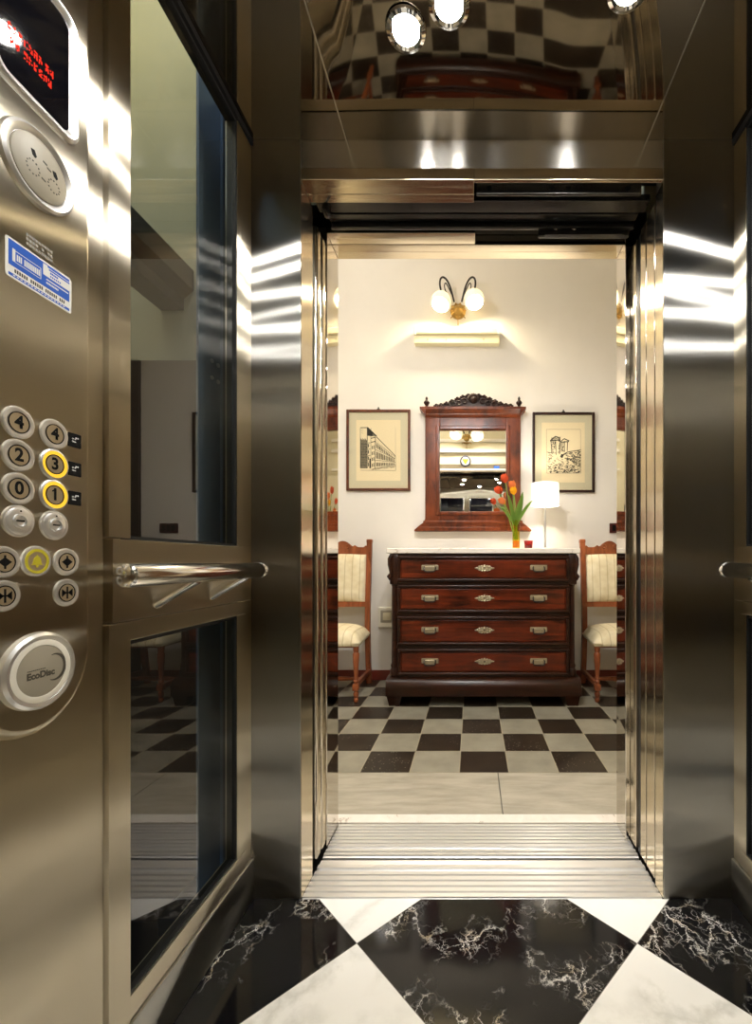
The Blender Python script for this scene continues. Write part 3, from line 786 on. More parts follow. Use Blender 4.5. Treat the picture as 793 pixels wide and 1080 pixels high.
# emblem and little sign over the lift entrance
em = thing('wall_emblem', 'round dark emblem with yellow triangle above the lift entrance, seen in the mirror', 'emblem', (-.085, 1.632, 2.17))
AX = (Vector((-1, 0, 0)), Vector((0, 0, 1)), Vector((0, 1, 0)))
bm = nb(); lathe(bm, (-.085, 1.631, 2.225), [(.070, 0), (.070, .008), (.062, .010), (0, .010)], AX, 40); obj('emblem_disc', bm, plain('emblem_navy', srgb(34, 30, 40), .4), em)
bm = nb(); lathe(bm, (-.085, 1.640, 2.225), [(.050, 0), (.050, .003), (0, .003)], AX, 40); obj('emblem_field', bm, 'white_ink', em)
bm = nb(); prism(bm, [(-.085-.044, 1.643, 2.25), (-.085+.044, 1.643, 2.25), (-.085, 1.643, 2.178)], (0, .002, 0)); obj('emblem_triangle', bm, plain('emblem_yellow', srgb(236, 170, 30), .4), em, smooth=0)
bm = nb(); box(bm, .27, .34, 1.6305, 1.634, 2.135, 2.165); o = obj('small_sign', bm, 'sticker_blue'); recenter(o); tag(o, 'small blue sign above the lift entrance, seen in the mirror', 'sign')

# hall door at the far right (seen only as a reflection in the left glass)
bm = nb(); box(bm, 1.43, 1.52, YW-.04, YW, 0, 2.62, .006); box(bm, 2.36, 2.45, YW-.04, YW, 0, 2.62, .006); box(bm, 1.52, 2.36, YW-.04, YW, 2.53, 2.62, .006)
dr = struct('door_1', bm, 'mahogany_dark')
bm = nb(); box(bm, 1.525, 2.355, YW-.03, YW-.005, .01, 2.525, .002)
for a, b in ((.15, .95), (1.1, 2.40)): box(bm, 1.62, 2.26, YW-.038, YW-.028, a, b, .004)
obj('door_leaf', bm, 'door_wood', dr)

# ---------------------------------------------------------------- chest of drawers
xc, yf = .075, 3.00
ch = thing('chest_of_drawers', 'dark red mahogany four drawer chest with white marble top against the back wall', 'chest of drawers', (xc, 3.28, 0))
bm = nb()
box(bm, xc-.60, xc+.60, yf+.012, 3.595, .17, 1.025)
box(bm, xc-.625, xc-.585, yf+.03, 3.595, .17, 1.025, .004); box(bm, xc+.585, xc+.625, yf+.03, 3.595, .17, 1.025, .004)
for z0, z1 in ((.170, .200), (.380, .404), (.600, .624), (.813, .836), (1.008, 1.025)): box(bm, xc-.59, xc+.59, yf-.004, yf+.02, z0, z1, .003)
obj('carcass', bm, 'mahogany_dark', ch)
for s in (-1, 1):                                                        # canted corner posts with carved scrolls
    bm = nb()
    lathe(bm, (xc+s*.607, yf+.018, 0), [(.026, .19), (.030, .20), (.030, .23), (.022, .245), (.027, .26), (.020, .28), (.018, .80), (.022, .815)], 'z', 8)
    box(bm, xc+s*.607-.028, xc+s*.607+.028, yf-.012, yf+.05, .815, 1.025, .008)
    x0 = xc+s*.622
    tube(bm, [(x0, yf-.002, 1.02), (x0+s*.012, yf-.008, .99), (x0+s*.012, yf-.010, .95), (x0+s*.003, yf-.012, .90), (x0+s*.004, yf-.014, .87), (x0+s*.014, yf-.016, .855), (x0+s*.020, yf-.016, .87), (x0+s*.012, yf-.016, .885)], [.012, .016, .015, .012, .013, .014, .012, .008], 10)
    obj('corner_post', bm, 'mahogany_dark', ch)
bm = nb()
prism(bm, [(xc-.655, y, z) for y, z in ((2.945, .07), (2.942, .12), (2.950, .155), (2.968, .175), (2.99, .186), (3.598, .186), (3.598, .07))], (1.31, 0, 0))
obj('plinth', bm, 'mahogany_dark', ch)
for sx in (-1, 1):
    for yy in (2.955, 3.50):
        bm = nb(); x = xc+sx*.60
        a = [(x-.05, yy), (x+.05, yy), (x+.05, yy+.08), (x-.05, yy+.08)]; b = [(x-.035, yy+.008), (x+.035, yy+.008), (x+.035, yy+.066), (x-.035, yy+.066)]
        ra = [bm.verts.new((p[0], p[1], .0705)) for p in a]; rb = [bm.verts.new((p[0], p[1], 0)) for p in b]
        ring_faces(bm, ra, rb); bm.faces.new(ra); bm.faces.new(rb[::-1]); obj('foot', bm, 'mahogany_dark', ch)
bm = nb(); box(bm, xc-.655, xc+.655, 2.975, 3.612, 1.026, 1.062, .006, 3); obj('marble_top', bm, 'marble_top', ch)
for z0, z1 in ((.837, 1.008), (.625, .812), (.405, .599), (.201, .379)):
    bm = nb(); x0, x1 = xc-.582, xc+.582
    box(bm, x0, x1, yf-.002, yf+.02, z0, z1)
    box(bm, x0+.026, x1-.026, yf-.010, yf, z0+.024, z1-.024, .007)
    dw = obj('drawer', bm, 'mahogany', ch)
    bm = nb()
    for (a, b, c, d) in ((x0, x1, z1-.018, z1), (x0, x1, z0, z0+.018), (x0, x0+.020, z0+.018, z1-.018), (x1-.020, x1, z0+.018, z1-.018)):
        box(bm, a, b, yf-.020, yf, c, d, .006, 3)
    obj('drawer_moulding', bm, 'mahogany_dark', dw)
    zm = (z0+z1)/2+.004
    for hx in (-.362, .375):
        bm = nb(); X = xc+hx
        box(bm, X-.054, X+.054, yf-.013, yf-.009, zm-.012, zm+.022, .0015)
        box(bm, X-.058, X-.036, yf-.014, yf-.009, zm-.012, zm+.020, .003); box(bm, X+.036, X+.058, yf-.014, yf-.009, zm-.012, zm+.020, .003)
        box(bm, X-.034, X+.034, yf-.022, yf-.012, zm-.020, zm+.012, .004, 3)
        obj('handle', bm, 'handle_brass', dw)
        bm = nb()
        tube(bm, [(X-.036, yf-.014, zm+.010), (X-.040, yf-.026, zm+.002), (X-.036, yf-.030, zm-.018), (X-.020, yf-.031, zm-.024), (X+.020, yf-.031, zm-.024), (X+.036, yf-.030, zm-.018), (X+.040, yf-.026, zm+.002), (X+.036, yf-.014, zm+.010)], .0038, 8)
        obj('handle_bail', bm, 'iron', dw)
    bm = nb(); X = xc+.008
    for k, (a, b, r) in enumerate(((-.05, 0, .008), (-.035, .007, .010), (-.034, -.007, .010), (-.018, .010, .011), (-.018, -.010, .011), (0, 0, .018), (.018, .010, .011), (.018, -.010, .011), (.035, .007, .010), (.034, -.007, .010), (.05, 0, .008), (-.062, 0, .005), (.062, 0, .005), (0, .018, .007), (0, -.018, .007))):
        bmesh.ops.create_uvsphere(bm, u_segments=12, v_segments=8, radius=1, matrix=Matrix.Translation((X+a, yf-.011, zm+b)) @ Matrix.Diagonal((r, .005, r, 1)))
        if r >= .010:
            lp = [(X+a+r*.8*math.cos(q), yf-.016, zm+b+r*.8*math.sin(q)) for q in [2*PI*i/12 for i in range(11)]]
            tube(bm, lp, .0018, 6)
    obj('escutcheon', bm, 'handle_brass', dw)
    bm = nb(); lathe(bm, (X, yf-.0155, zm+.003), [(.004, 0), (.004, .0015)], '-y', 12); prism(bm, [(X-.0018, yf-.0155, zm), (X+.0018, yf-.0155, zm), (X+.003, yf-.0155, zm-.009), (X-.003, yf-.0155, zm-.009)], (0, -.0014, 0)); obj('keyhole', bm, 'black', dw)

# ---------------------------------------------------------------- wall mirror
mx = .005
wm = thing('wall_mirror', 'carved mahogany framed mirror with crest and finials on the hall wall', 'mirror', (mx, YW, 1.22))
bm = nb(); yb, y1 = YW-.001, YW-.060
# frame: outer body +-.385 , opening +-.272 z 1.372..2.040
box(bm, mx-.385, mx-.272, y1, yb, 1.30, 2.135, .004); box(bm, mx+.272, mx+.385, y1, yb, 1.30, 2.135, .004)
box(bm, mx-.272, mx+.272, y1, yb, 1.30, 1.372, .004); box(bm, mx-.272, mx+.272, y1, yb, 2.040, 2.135, .004)
obj('mirror_frame', bm, 'mahogany_mirror', wm)
bm = nb()
for (a, b, c, d) in ((mx-.300, mx-.268, 1.345, 2.068), (mx+.268, mx+.300, 1.345, 2.068)): box(bm, a, b, y1-.012, y1+.02, c, d, .006, 3)
for (c, d) in ((1.345, 1.376), (2.036, 2.068)): box(bm, mx-.268, mx+.268, y1-.012, y1+.02, c, d, .006, 3)
obj('inner_moulding', bm, 'mahogany_mirror', wm)
bm = nb()
prism(bm, [(mx-.385, y, z) for y, z in ((yb, 2.135), (y1-.004, 2.135), (y1-.012, 2.15), (y1-.012, 2.16), (y1-.034, 2.185), (y1-.040, 2.19), (y1-.040, 2.21), (yb, 2.21))], (.77, 0, 0))
for s in (-1, 1):
    prism(bm, [(mx+s*a, y1-.038, z) for a, z in ((.38, 2.136), (.388, 2.15), (.392, 2.16), (.415, 2.187), (.425, 2.19), (.425, 2.209), (.38, 2.209))], (0, .095, 0))
obj('cornice', bm, 'mahogany_mirror', wm)
bm = nb()
prism(bm, [(mx+a, y1-.012, z) for a, z in ((-.385, 1.312), (.385, 1.312), (.392, 1.29), (.43, 1.262), (.47, 1.228), (.472, 1.215), (-.472, 1.215), (-.47, 1.228), (-.43, 1.262), (-.392, 1.29))], (0, .070, 0))
box(bm, mx-.44, mx+.44, y1-.024, y1, 1.217, 1.250, .006, 3); box(bm, mx-.40, mx+.40, y1-.020, y1, 1.272, 1.300, .006, 3)
obj('base_moulding', bm, 'mahogany_mirror', wm)
# carved crest : arched board covered by scrolls and leaves
bm = nb(); prof = []
def crest(t):                                                       # t -1..1
    a = abs(t); return 2.215+.030+(.085)*(math.cos(min(1, a*1.05)*PI)*.5+.5)
N = 44
for k in range(N+1):
    t = -1+2*k/N; prof.append((mx+.005+t*.315, y1+.025, (crest(t)+.006*math.sin(k*2.2))*(1-abs(t)**9)+2.212*(abs(t)**9)))
prism(bm, [(mx+.32, y1+.025, 2.209), (mx-.31, y1+.025, 2.209)]+prof, (0, .022, 0))
rnd = random.Random(11)
for s in (-1, 1):
    for (t, h, r) in ((.10, .65, .024), (.24, .55, .026), (.38, .45, .024), (.52, .5, .020), (.66, .45, .017), (.80, .45, .013), (.92, .45, .010)):
        cx = mx+.005+s*t*.315; top = crest(t); czz = 2.212+(top-2.212)*h
        pts = []
        for k in range(16):
            a = k*.48; rr = r*(1-k/19); pts.append((cx+s*rr*math.cos(a+.6), y1+.018-.0006*k, czz+rr*math.sin(a+.6)))
        tube(bm, pts, [.0075*(1-k/26) for k in range(16)], 7)
        for q in range(3):
            a = rnd.uniform(0, PI); ball(bm, (cx+s*.012*q, y1+.022, top-.006+.006*math.sin(q*2.0)), (.013, .010, .010), 10, 6)
lathe(bm, (mx+.005, y1+.018, 2.285), [(.030, 0), (.028, .010), (.016, .014), (.008, .020), (0, .021)], '-y', 20)
for k in range(9):
    a = PI*(.08+.84*k/8); c = (mx+.005+.040*math.cos(a), y1+.014, 2.283+.040*math.sin(a)); ball(bm, c, (.011, .010, .013), 10, 6)
obj('carved_crest', bm, 'mahogany_carved', wm)
for s in (-1, 1):
    bm = nb(); lathe(bm, (mx+s*.372, y1-.008, 2.2095), [(.020, 0), (.020, .006), (.010, .012), (.014, .022), (.024, .036), (.024, .044), (.014, .056), (.008, .064), (.011, .072), (.008, .084), (0, .092)], 'z', 20); obj('finial', bm, 'mahogany_carved', wm)
bm = nb(); box(bm, mx-.275, mx+.275, YW-.045, YW-.040, 1.368, 2.044); obj('mirror_glass', bm, 'silver_mirror', wm, smooth=0)

# ---------------------------------------------------------------- framed prints
def stroke(bm, p, q, w, y):
    p = Vector(p); q = Vector(q); d = (q-p)
    if d.length < 1e-6: return
    n = Vector((-d.y, d.x)).normalized()*w*.8
    bm.faces.new([bm.verts.new((a.x, y, a.y)) for a in (p+n, q+n, q-n, p-n)])
def frame_print(label, px0, px1, py0, py1, zu0, zu1, zv0, zv1, draw, fmat):
    d = YW-.02; k = d/F
    x0, x1 = (px0-VX)*k, (px1-VX)*k; z1_, z0_ = CH+(VY-py0)*k, CH+(VY-py1)*k
    t = thing('framed_print', label, 'picture', ((x0+x1)/2, YW, z0_))
    bm = nb(); w = .020; ya, yb_ = YW-.028, YW-.002
    box(bm, x0, x0+w, ya, yb_, z0_, z1_, .003); box(bm, x1-w, x1, ya, yb_, z0_, z1_, .003)
    box(bm, x0+w, x1-w, ya, yb_, z1_-w, z1_, .003); box(bm, x0+w, x1-w, ya, yb_, z0_, z0_+w, .003)
    obj('picture_frame', bm, fmat, t)
    def m(u, v): return (x0+(u-zu0)/(zu1-zu0)*(x1-x0), z1_-(v-zv0)/(zv1-zv0)*(z1_-z0_))
    ym = YW-.012
    bm = nb(); box(bm, x0+w*.7, x1-w*.7, ym, ym+.004, z0_+w*.7, z1_-w*.7); obj('mat_board', bm, 'mat_card', t, smooth=0)
    pw, ph = (x1-x0), (z1_-z0_)
    bm = nb(); box(bm, x0+pw*.15, x1-pw*.155, ym-.0015, ym-.0002, z0_+ph*.125, z1_-ph*.125); pap = obj('print_sheet', bm, 'paper', t, smooth=0)
    bi, bl = nb(), nb(); draw(bi, bl, m, ym-.0018); 
    obj('ink_drawing', bl, 'ink_light', pap, smooth=0); obj('ink_drawing', bi, 'ink', pap, smooth=0)
    bm = nb(); xm = (x0+x1)/2; lathe(bm, (xm, YW-.014, z1_+.002), [(.012, -.004), (.014, .004), (.006, .010), (.006, .018), (0, .022)], 'z', 12); obj('hanging_loop', bm, 'iron', t)
    bm = nb(); box(bm, x0+w*.8, x1-w*.8, ya+.010, ya+.012, z0_+w*.8, z1_-w*.8); obj('picture_glass', bm, 'picture_glass', t, smooth=0)
    return t
def draw_palace(bi, bl, m, y):
    L = lambda u0, v0, u1, v1, w=.002, b=bi: stroke(b, m(u0, v0), m(u1, v1), w, y)
    L(300, 240, 300, 640, .003); L(335, 245, 335, 640); L(380, 340, 375, 640, .003); L(390, 330, 578, 520, .0035); L(380, 640, 580, 605); L(232, 240, 300, 240, .004); L(232, 245, 232, 640)
    L(578, 520, 580, 660, .0015); L(232, 660, 580, 665, .002, bl)
    for k in range(9): L(304+k*9, 242+k*9, 304+k*9, 320+k*1, .005 if k < 6 else .003)
    L(300, 236, 392, 326, .006); L(335, 345, 385, 335, .004); L(335, 385, 380, 375, .004)
    for k in range(10): L(236+k*7, 345+8*(k % 3), 236+k*7, 640, .0028)
    for v in range(400, 640, 26): L(234, v, 298, v+3, .002)
    for v in (250, 270, 290): L(240, v, 262, v+8, .0016, bl)
    for k in range(12):
        u = 392+k*15.4; f = k/11
        for (va, vb) in ((400+135*f, 440+112*f), (478+70*f, 545+32*f), (585+2*f, 622-14*f)):
            L(u, va, u, vb, .0042*(1-.35*f)); L(u+5, va+4, u+5, vb, .0018, bl)
    L(378, 455, 578, 545, .0018); L(378, 560, 580, 580, .0018); L(385, 385, 578, 530, .0018)
    for k in range(4): L(308, 390+k*62, 330, 390+k*62, .003); L(312, 400+k*62, 312, 435+k*62, .005); L(348, 420+k*58, 348, 452+k*58, .004); L(364, 415+k*58, 364, 450+k*58, .004)
    L(328, 545, 328, 640, .007)
    r = random.Random(5)
    for k in range(26):
        u = r.uniform(340, 540); L(u, 655-(u-340)*.12+r.uniform(-8, 6), u+40, 645-(u-340)*.12+r.uniform(-8, 6), .0016, bl)
    for k in range(14): u = 390+k*13; L(u, 345+k*13.4, u+8, 600, .001, bl)
    L(205, 165+80, 205, 245, .001, bl); L(578, 240, 578, 520, .001, bl)
def draw_towers(bi, bl, m, y):
    L = lambda u0, v0, u1, v1, w=.002, b=bi: stroke(b, m(u0, v0), m(u1, v1), w, y)
    for (a, b, c, d) in ((200, 258, 535, 258), (535, 258, 540, 690), (200, 258, 203, 690), (203, 690, 540, 690)): L(a, b, c, d, .0016, bl)
    L(244, 370, 250, 490, .003); L(290, 365, 296, 510, .003); L(334, 355, 330, 500, .004); L(236, 370, 290, 326, .005); L(290, 326, 336, 345, .004); L(236, 372, 336, 360, .0055)
    L(345, 380, 348, 480, .003); L(378, 372, 378, 480, .003); L(408, 380, 404, 470, .004); L(340, 378, 375, 350, .004); L(375, 350, 424, 372, .005); L(340, 384, 420, 378, .005)
    r = random.Random(9)
    for k in range(46):
        u = r.uniform(246, 288); v = r.uniform(375, 485); L(u, v, u+r.uniform(-4, 6), v+14, .0018)
    for k in range(22):
        u = r.uniform(316, 332); v = r.uniform(335, 480); L(u, v, u+3, v+16, .0026)
    for k in range(30):
        u = r.uniform(348, 376); v = r.uniform(384, 470); L(u, v, u+r.uniform(-3, 5), v+12, .0018)
    for k in range(8): u = 246+k*12; L(u, 368-k*3, u+8, 338-k*1, .003)
    L(345, 535, 360, 505, .014); L(360, 510, 405, 485, .006)
    L(205, 482, 250, 490, .003); L(405, 482, 540, 460, .004)
    for k in range(420):
        u = r.uniform(206, 538); v = r.uniform(470, 688)
        top = 486 if u < 250 else (525 if u < 345 else 495-(u-345)*.17)
        if v < top: continue
        if 250 < u < 400 and v < 590 and r.random() < .65: continue
        if u < 262 and v > 560 and r.random() < .6: continue
        a = r.choice((.35, .5, -.5, .2)); ln = r.uniform(10, 26)
        u2 = min(538, u+ln*math.cos(a)); v2 = min(689, v+ln*math.sin(a)); L(u, v, u2, v2, r.uniform(.0022, .0038) if v > 600 or u > 400 else .0019)
frame_print('framed ink print of a long palace facade, left of the mirror', 365.3, 432.7, 432, 517.5, 97, 725, 65, 862, draw_palace, 'frame_wood')
frame_print('framed ink print of two stone towers, right of the mirror behind the lamp', 561.6, 627.0, 434.8, 519.3, 62, 672, 92, 880, draw_towers, 'mahogany_carved')

# ---------------------------------------------------------------- wall sconce and its twin
def sconce(label, bulb):
    t = thing('wall_sconce', label, 'wall lamp', (0, YW, 3.02))
    X, Y, Z = 0, YW, 3.02
    bm = nb(); lathe(bm, (X, Y-.001, Z), [(.062, 0), (.062, .010), (.052, .018), (.040, .024), (.030, .040), (.014, .052), (0, .055)], '-y', 32)
    for k in range(10):
        a = 2*PI*k/10; bmesh.ops.create_uvsphere(bm, u_segments=10, v_segments=6, radius=1, matrix=Matrix.Translation((X+.048*math.cos(a), Y-.020, Z+.048*math.sin(a))) @ Matrix.Rotation(-a, 4, 'Y') @ Matrix.Diagonal((.020, .008, .011, 1)))
    obj('rosette', bm, 'brass', t)
    bm = nb(); tube(bm, [(X, Y-.03, Z-.055), (X, Y-.03, Z-.085), (X+.001, Y-.028, Z-.115)], .0035, 8); ball(bm, (X+.001, Y-.028, Z-.118), .006, 10, 6); obj('pull_cord', bm, 'brass', t)
    for s in (-1, 1):
        k = 1/131; gz = .022+(.012 if s > 0 else -.006)
        pts = [(s*4*k, -.035, 8*k), (s*6*k, -.055, 15*k), (s*8.5*k, -.075, 22*k), (s*12*k, -.09, 27.5*k), (s*15.5*k, -.10, 29*k), (s*18*k, -.11, 26*k), (s*18.5*k, -.118, 20*k), (s*17.5*k, -.122, 14*k), (s*17*k, -.122, gz+.05)]
        # smooth it
        def cat(p, n=5):
            out = []
            for i in range(len(p)-1):
                p0, p1, p2, p3 = [Vector(p[max(0, min(len(p)-1, i+j))]) for j in (-1, 0, 1, 2)]
                for q in range(n):
                    u = q/n; out.append(.5*((2*p1)+(p2-p0)*u+(2*p0-5*p1+4*p2-p3)*u*u+(3*p1-p0-3*p2+p3)*u**3))
            return out+[Vector(p[-1])]
        bm = nb(); tube(bm, [Vector((X, Y, Z))+p for p in cat(pts)], .0075, 10)
        p2 = [(s*5*k, -.045, 12*k), (s*9*k, -.07, 19*k), (s*12.5*k, -.085, 24*k), (s*14*k, -.09, 21*k), (s*13*k, -.09, 16*k), (s*11*k, -.08, 13*k)]
        tube(bm, [Vector((X, Y, Z))+p for p in cat(p2)], .0045, 8); obj('arm', bm, 'iron', t)
        bm = nb(); tube(bm, [(X+s*.04, Y-.02, Z-.045), (X+s*.055, Y-.03, Z-.06), (X+s*.06, Y-.035, Z-.075)], [.006, .004, .002], 8); obj('leaf_tip', bm, 'brass', t)
        gx, gy = X+s*17*k, Y-.122; tl = Vector((s*.18, -.42, -1)).normalized()       # shades open downwards, slightly outwards
        ax_u = tl.cross(Vector((0, 1, 0))).normalized(); ax = (ax_u, tl.cross(ax_u), tl)
        c = Vector((gx, gy, Z+gz))
        bm = nb(); lathe(bm, c, [(.018, -.060), (.042, -.055), (.066, -.036), (.077, -.010), (.079, .012), (.075, .030), (.068, .040), (.065, .040), (.072, .028), (.076, .012), (.074, -.009), (.064, -.033), (.040, -.052), (.018, -.057)], ax, 36, close=False); sh = obj('glass_shade', bm, 'shade_glass', t)
        bm = nb(); lathe(bm, c, [(0, -.074), (.020, -.072), (.028, -.062), (.034, -.054), (.016, -.045), (.014, -.026), (0, -.026)], ax, 20); obj('shade_cap', bm, 'brass', sh)
        bm = nb(); ball(bm, c+tl*.006, .030, 20, 12); obj('bulb', bm, bulb, sh)
    return t
sc1 = sconce('lit two-armed iron wall lamp with white glass shades above the mirror', 'bulb_warm'); sc1.location = (-.116, YW, 3.02)
sc2 = sconce('lit two-armed iron wall lamp above the lift entrance, seen only in mirrors', 'bulb_bright'); sc2.location = (-.07, 1.63, 2.50); sc2.rotation_euler = (0, 0, PI)

gx_, gy_ = -1.0, 2.20  # globe light added out of view to light the hall from the left
gp = thing('added_globe_light', 'added white globe light under the hall ceiling, out of view, to brighten the hall', 'added light', (gx_, gy_, HZ))
bm = nb(); lathe(bm, (gx_, gy_, HZ), [(.06, 0), (.055, -.03), (.01, -.04), (.006, -.045), (.006, -.56), (.03, -.57), (.034, -.60), (0, -.60)], 'z', 28); obj('stem', bm, 'brass', gp)
bm = nb(); ball(bm, (gx_, gy_, HZ-.70), .105, 32, 20); obj('globe', bm, 'globe_lit', gp)

# ---------------------------------------------------------------- fluorescent strip light (off)
fx = thing('strip_light', 'cream plastic strip light, switched off, on the wall under the wall lamp', 'strip light', (-.125, YW, 2.73))
bm = nb(); box(bm, -.470, .222, YW-.060, YW+.001, 2.735, 2.800, .005, 3); obj('housing', bm, 'fixture', fx)
bm = nb(); box(bm, -.465, .217, YW-.072, YW-.004, 2.803, 2.860, .012, 4); dfz = obj('diffuser', bm, 'fixture', fx)
for s, x in ((-1, -.470), (1, .204)):
    bm = nb(); box(bm, x, x+.018, YW-.076, YW-.002, 2.798, 2.864, .004); obj('end_cap', bm, 'white_plastic', fx)
for x in (-.36, -.21, .09):
    bm = nb(); lathe(bm, (x, YW-.0595, 2.765), [(.007, 0), (.006, .003), (0, .004)], '-y', 12); obj('screw', bm, 'handle_brass', fx)

# ---------------------------------------------------------------- things on the chest
ZT = 1.062
lx, ly = .548, 3.32
tl = thing('table_lamp', 'lit table lamp with white drum shade on the right of the marble top', 'lamp', (lx, ly, ZT))
bm = nb(); lathe(bm, (lx, ly, ZT), [(.055, 0), (.055, .006), (.050, .010), (.010, .014), (0, .014)], 'z', 36); obj('base', bm, 'satin_silver', tl)
bm = nb(); lathe(bm, (lx, ly, ZT), [(.0075, .012), (.0075, .335), (.012, .338), (.012, .380), (0, .382)], 'z', 20); obj('stem', bm, 'satin_silver', tl)
bm = nb(); z0, z1 = CH+(VY-533.5)/F*ly, CH+(VY-510)/F*ly
lathe(bm, (lx, ly, 0), [(.106, z0), (.1035, z1), (.1015, z1), (.104, z0)], 'z', 56, close=False); ring = bm; 
obj('lamp_shade', bm, 'shade_cloth', tl)
bm = nb(); lathe(bm, (lx, ly, 0), [(.1068, z0), (.1068, z0+.006), (.1055, z0+.006), (.1055, z0)], 'z', 56, close=False); obj('shade_trim', bm, 'white_plastic', tl)
bm = nb()
for k in range(3):
    a = 2*PI*k/3+.3; tube(bm, [(lx, ly, ZT+.374), (lx+.1*math.cos(a), ly+.1*math.sin(a), ZT+.374)], .0018, 6)
obj('shade_spider', bm, 'satin_silver', tl)
bm = nb(); ball(bm, (lx, ly, ZT+.405), .026, 20, 12); obj('bulb', bm, 'bulb_lamp', tl)

vx, vy = .326, 3.28
vs = thing('glass_vase', 'narrow yellow glass vase holding tulips in front of the mirror', 'vase', (vx, vy, ZT))
bm = nb(); lathe(bm, (vx, vy, ZT), [(.027, 0), (.028, .004), (.028, .216), (.026, .216), (.026, .012), (0, .012)], 'z', 36); obj('vase_body', bm, 'vase_glass', vs)
bm = nb(); lathe(bm, (vx, vy, ZT), [(0, .014), (.0245, .014), (.0245, .058), (.020, .064), (0, .066)], 'z', 28); obj('amber_base', bm, 'amber', vs)
def bez(a, b, c, n=10):
    a, b, c = Vector(a), Vector(b), Vector(c); return [a*(1-t)**2+b*2*t*(1-t)+c*t*t for t in [i/n for i in range(n+1)]]
def leaf(bm, pts, w, nrm=(0, -1, 0)):
    pts = [Vector(p) for p in pts]; n = len(pts); rows = []
    for i, p in enumerate(pts):
        t = (pts[min(i+1, n-1)]-pts[max(0, i-1)]).normalized(); s = t.cross(Vector(nrm)).normalized()
        ww = w*math.sin(PI*min(1, (i+.35)/(n-.4)))**.8; q = Vector(nrm)*(-.25*ww)
        rows.append([bm.verts.new(p-s*ww+q*-1), bm.verts.new(p), bm.verts.new(p+s*ww+q*-1)])
    for a, b in zip(rows, rows[1:]):
        bm.faces.new((a[0], a[1], b[1], b[0])); bm.faces.new((a[1], a[2], b[2], b[1]))
    ret = bmesh.ops.solidify(bm, geom=bm.faces[:], thickness=.0012)
def tulip(label, hp, mat, mid, root, leaves, tilt=0, size=1.0):
    d = vy+hp[2]; hx, hz = (hp[0]-VX)/F*d, CH+(VY-hp[1])/F*d
    R0 = Vector((vx+root[0], vy+root[1], ZT+.072)); H = Vector((hx, d, hz-.026*size))
    t = thing('tulip', label, 'flower', tuple(R0), 'tulips in the yellow vase')
    Mid = Vector((vx+mid[0], vy+mid[1], ZT+.25))
    bm = nb(); tube(bm, bez(R0, Mid, H, 12), .0038, 8); obj('stem', bm, 'stem_green', t)
    bm = nb(); ax = (H-Mid).normalized(); u = ax.cross(Vector((0, 1, 0))).normalized(); v = ax.cross(u)
    for lay, nP, off in ((0, 3, 0), (1, 3, PI/3)):
        for k in range(nP):
            a0 = off+2*PI*k/3; rows = []
            for i in range(9):
                h = i/8; r = (.006+.024*math.sin(min(1, h*1.25)*PI*.62)**.8-(.010*h*h))*size*(1-.06*lay); w = 1.15*math.sin(PI*min(.985, .12+h*.86))**.7
                row = []
                for j in range(5):
                    a = a0+w*(j-2)/2*.95; rr = r*(1-.05*abs(j-2))
                    row.append(bm.verts.new(H+ax*(h*.058*size)+(u*math.cos(a)+v*math.sin(a))*rr))
                rows.append(row)
            for a, b in zip(rows, rows[1:]):
                for j in range(4): bm.faces.new((a[j], a[j+1], b[j+1], b[j]))
    lathe(bm, H, [(.003, -.002), (.008*size, .002), (.006, .010), (0, .012)], (u, v, ax), 10)
    obj('bloom', bm, mat, t)
    for (p1, p2, w) in leaves:
        bm = nb(); leaf(bm, bez(R0+Vector((0, -.004, .10)), (vx+p1[0], vy+p1[1], ZT+p1[2]), (vx+p2[0], vy+p2[1], ZT+p2[2]), 10), w); obj('leaf', bm, 'leaf_green', t)
tulip('red-orange tulip, tallest of those in the yellow vase', (533, 504.5), 'tulip_red', (-.02, 0), (-.008, -.004), [((-.03, -.02, .32), (-.095, -.03, .40), .014)], size=1.05) if False else None
def T(label, px, py, dy, mat, mid, root, leaves, size):
    tulip(label, (px, py, dy), mat, mid, root, leaves, size=size)
T('red-orange tulip, tallest in the yellow vase', 533, 505, .02, 'tulip_red', (-.03, .01), (-.010, .006), [((-.04, .0, .33), (-.055, -.02, .40), .013)], 1.15)
T('small red tulip leaning out to the left of the bunch', 526.5, 517, -.01, 'tulip_red', (-.05, 0), (-.012, -.006), [((-.07, -.02, .28), (-.125, -.02, .32), .010)], 1.0)
T('orange tulip at the right, behind the yellow bloom', 540.5, 512, .02, 'tulip_orange', (-.01, .01), (.004, .010), [((.05, -.01, .30), (.125, .0, .365), .012)], 1.1)
T('yellow tulip at the right front of the bunch', 542, 518, -.03, 'tulip_yellow', (0, -.02), (.008, -.008), [((.03, -.03, .33), (.045, -.04, .42), .017), ((-.02, -.03, .25), (-.055, -.05, .33), .015)], 1.0)
T('pale orange tulip hanging lowest in the bunch', 531.5, 528, -.02, 'tulip_orange', (-.03, -.01), (-.004, -.010), [((.005, -.04, .28), (.02, -.05, .36), .014)], .95)

cg = thing('candle_glass', 'small red glass tumbler between the vase and the lamp', 'candle holder', (.418, 3.28, ZT))
bm = nb(); lathe(bm, (.418, 3.28, ZT), [(.026, 0), (.028, .003), (.0335, .064), (.031, .064), (.026, .010), (0, .010)], 'z', 32); obj('tumbler', bm, 'red_glass', cg)
bm = nb(); lathe(bm, (.418, 3.28, ZT), [(0, .0105), (.0245, .0105), (.0275, .034), (0, .034)], 'z', 28); obj('candle', bm, plain('red_wax', srgb(180, 60, 30), .5), cg)

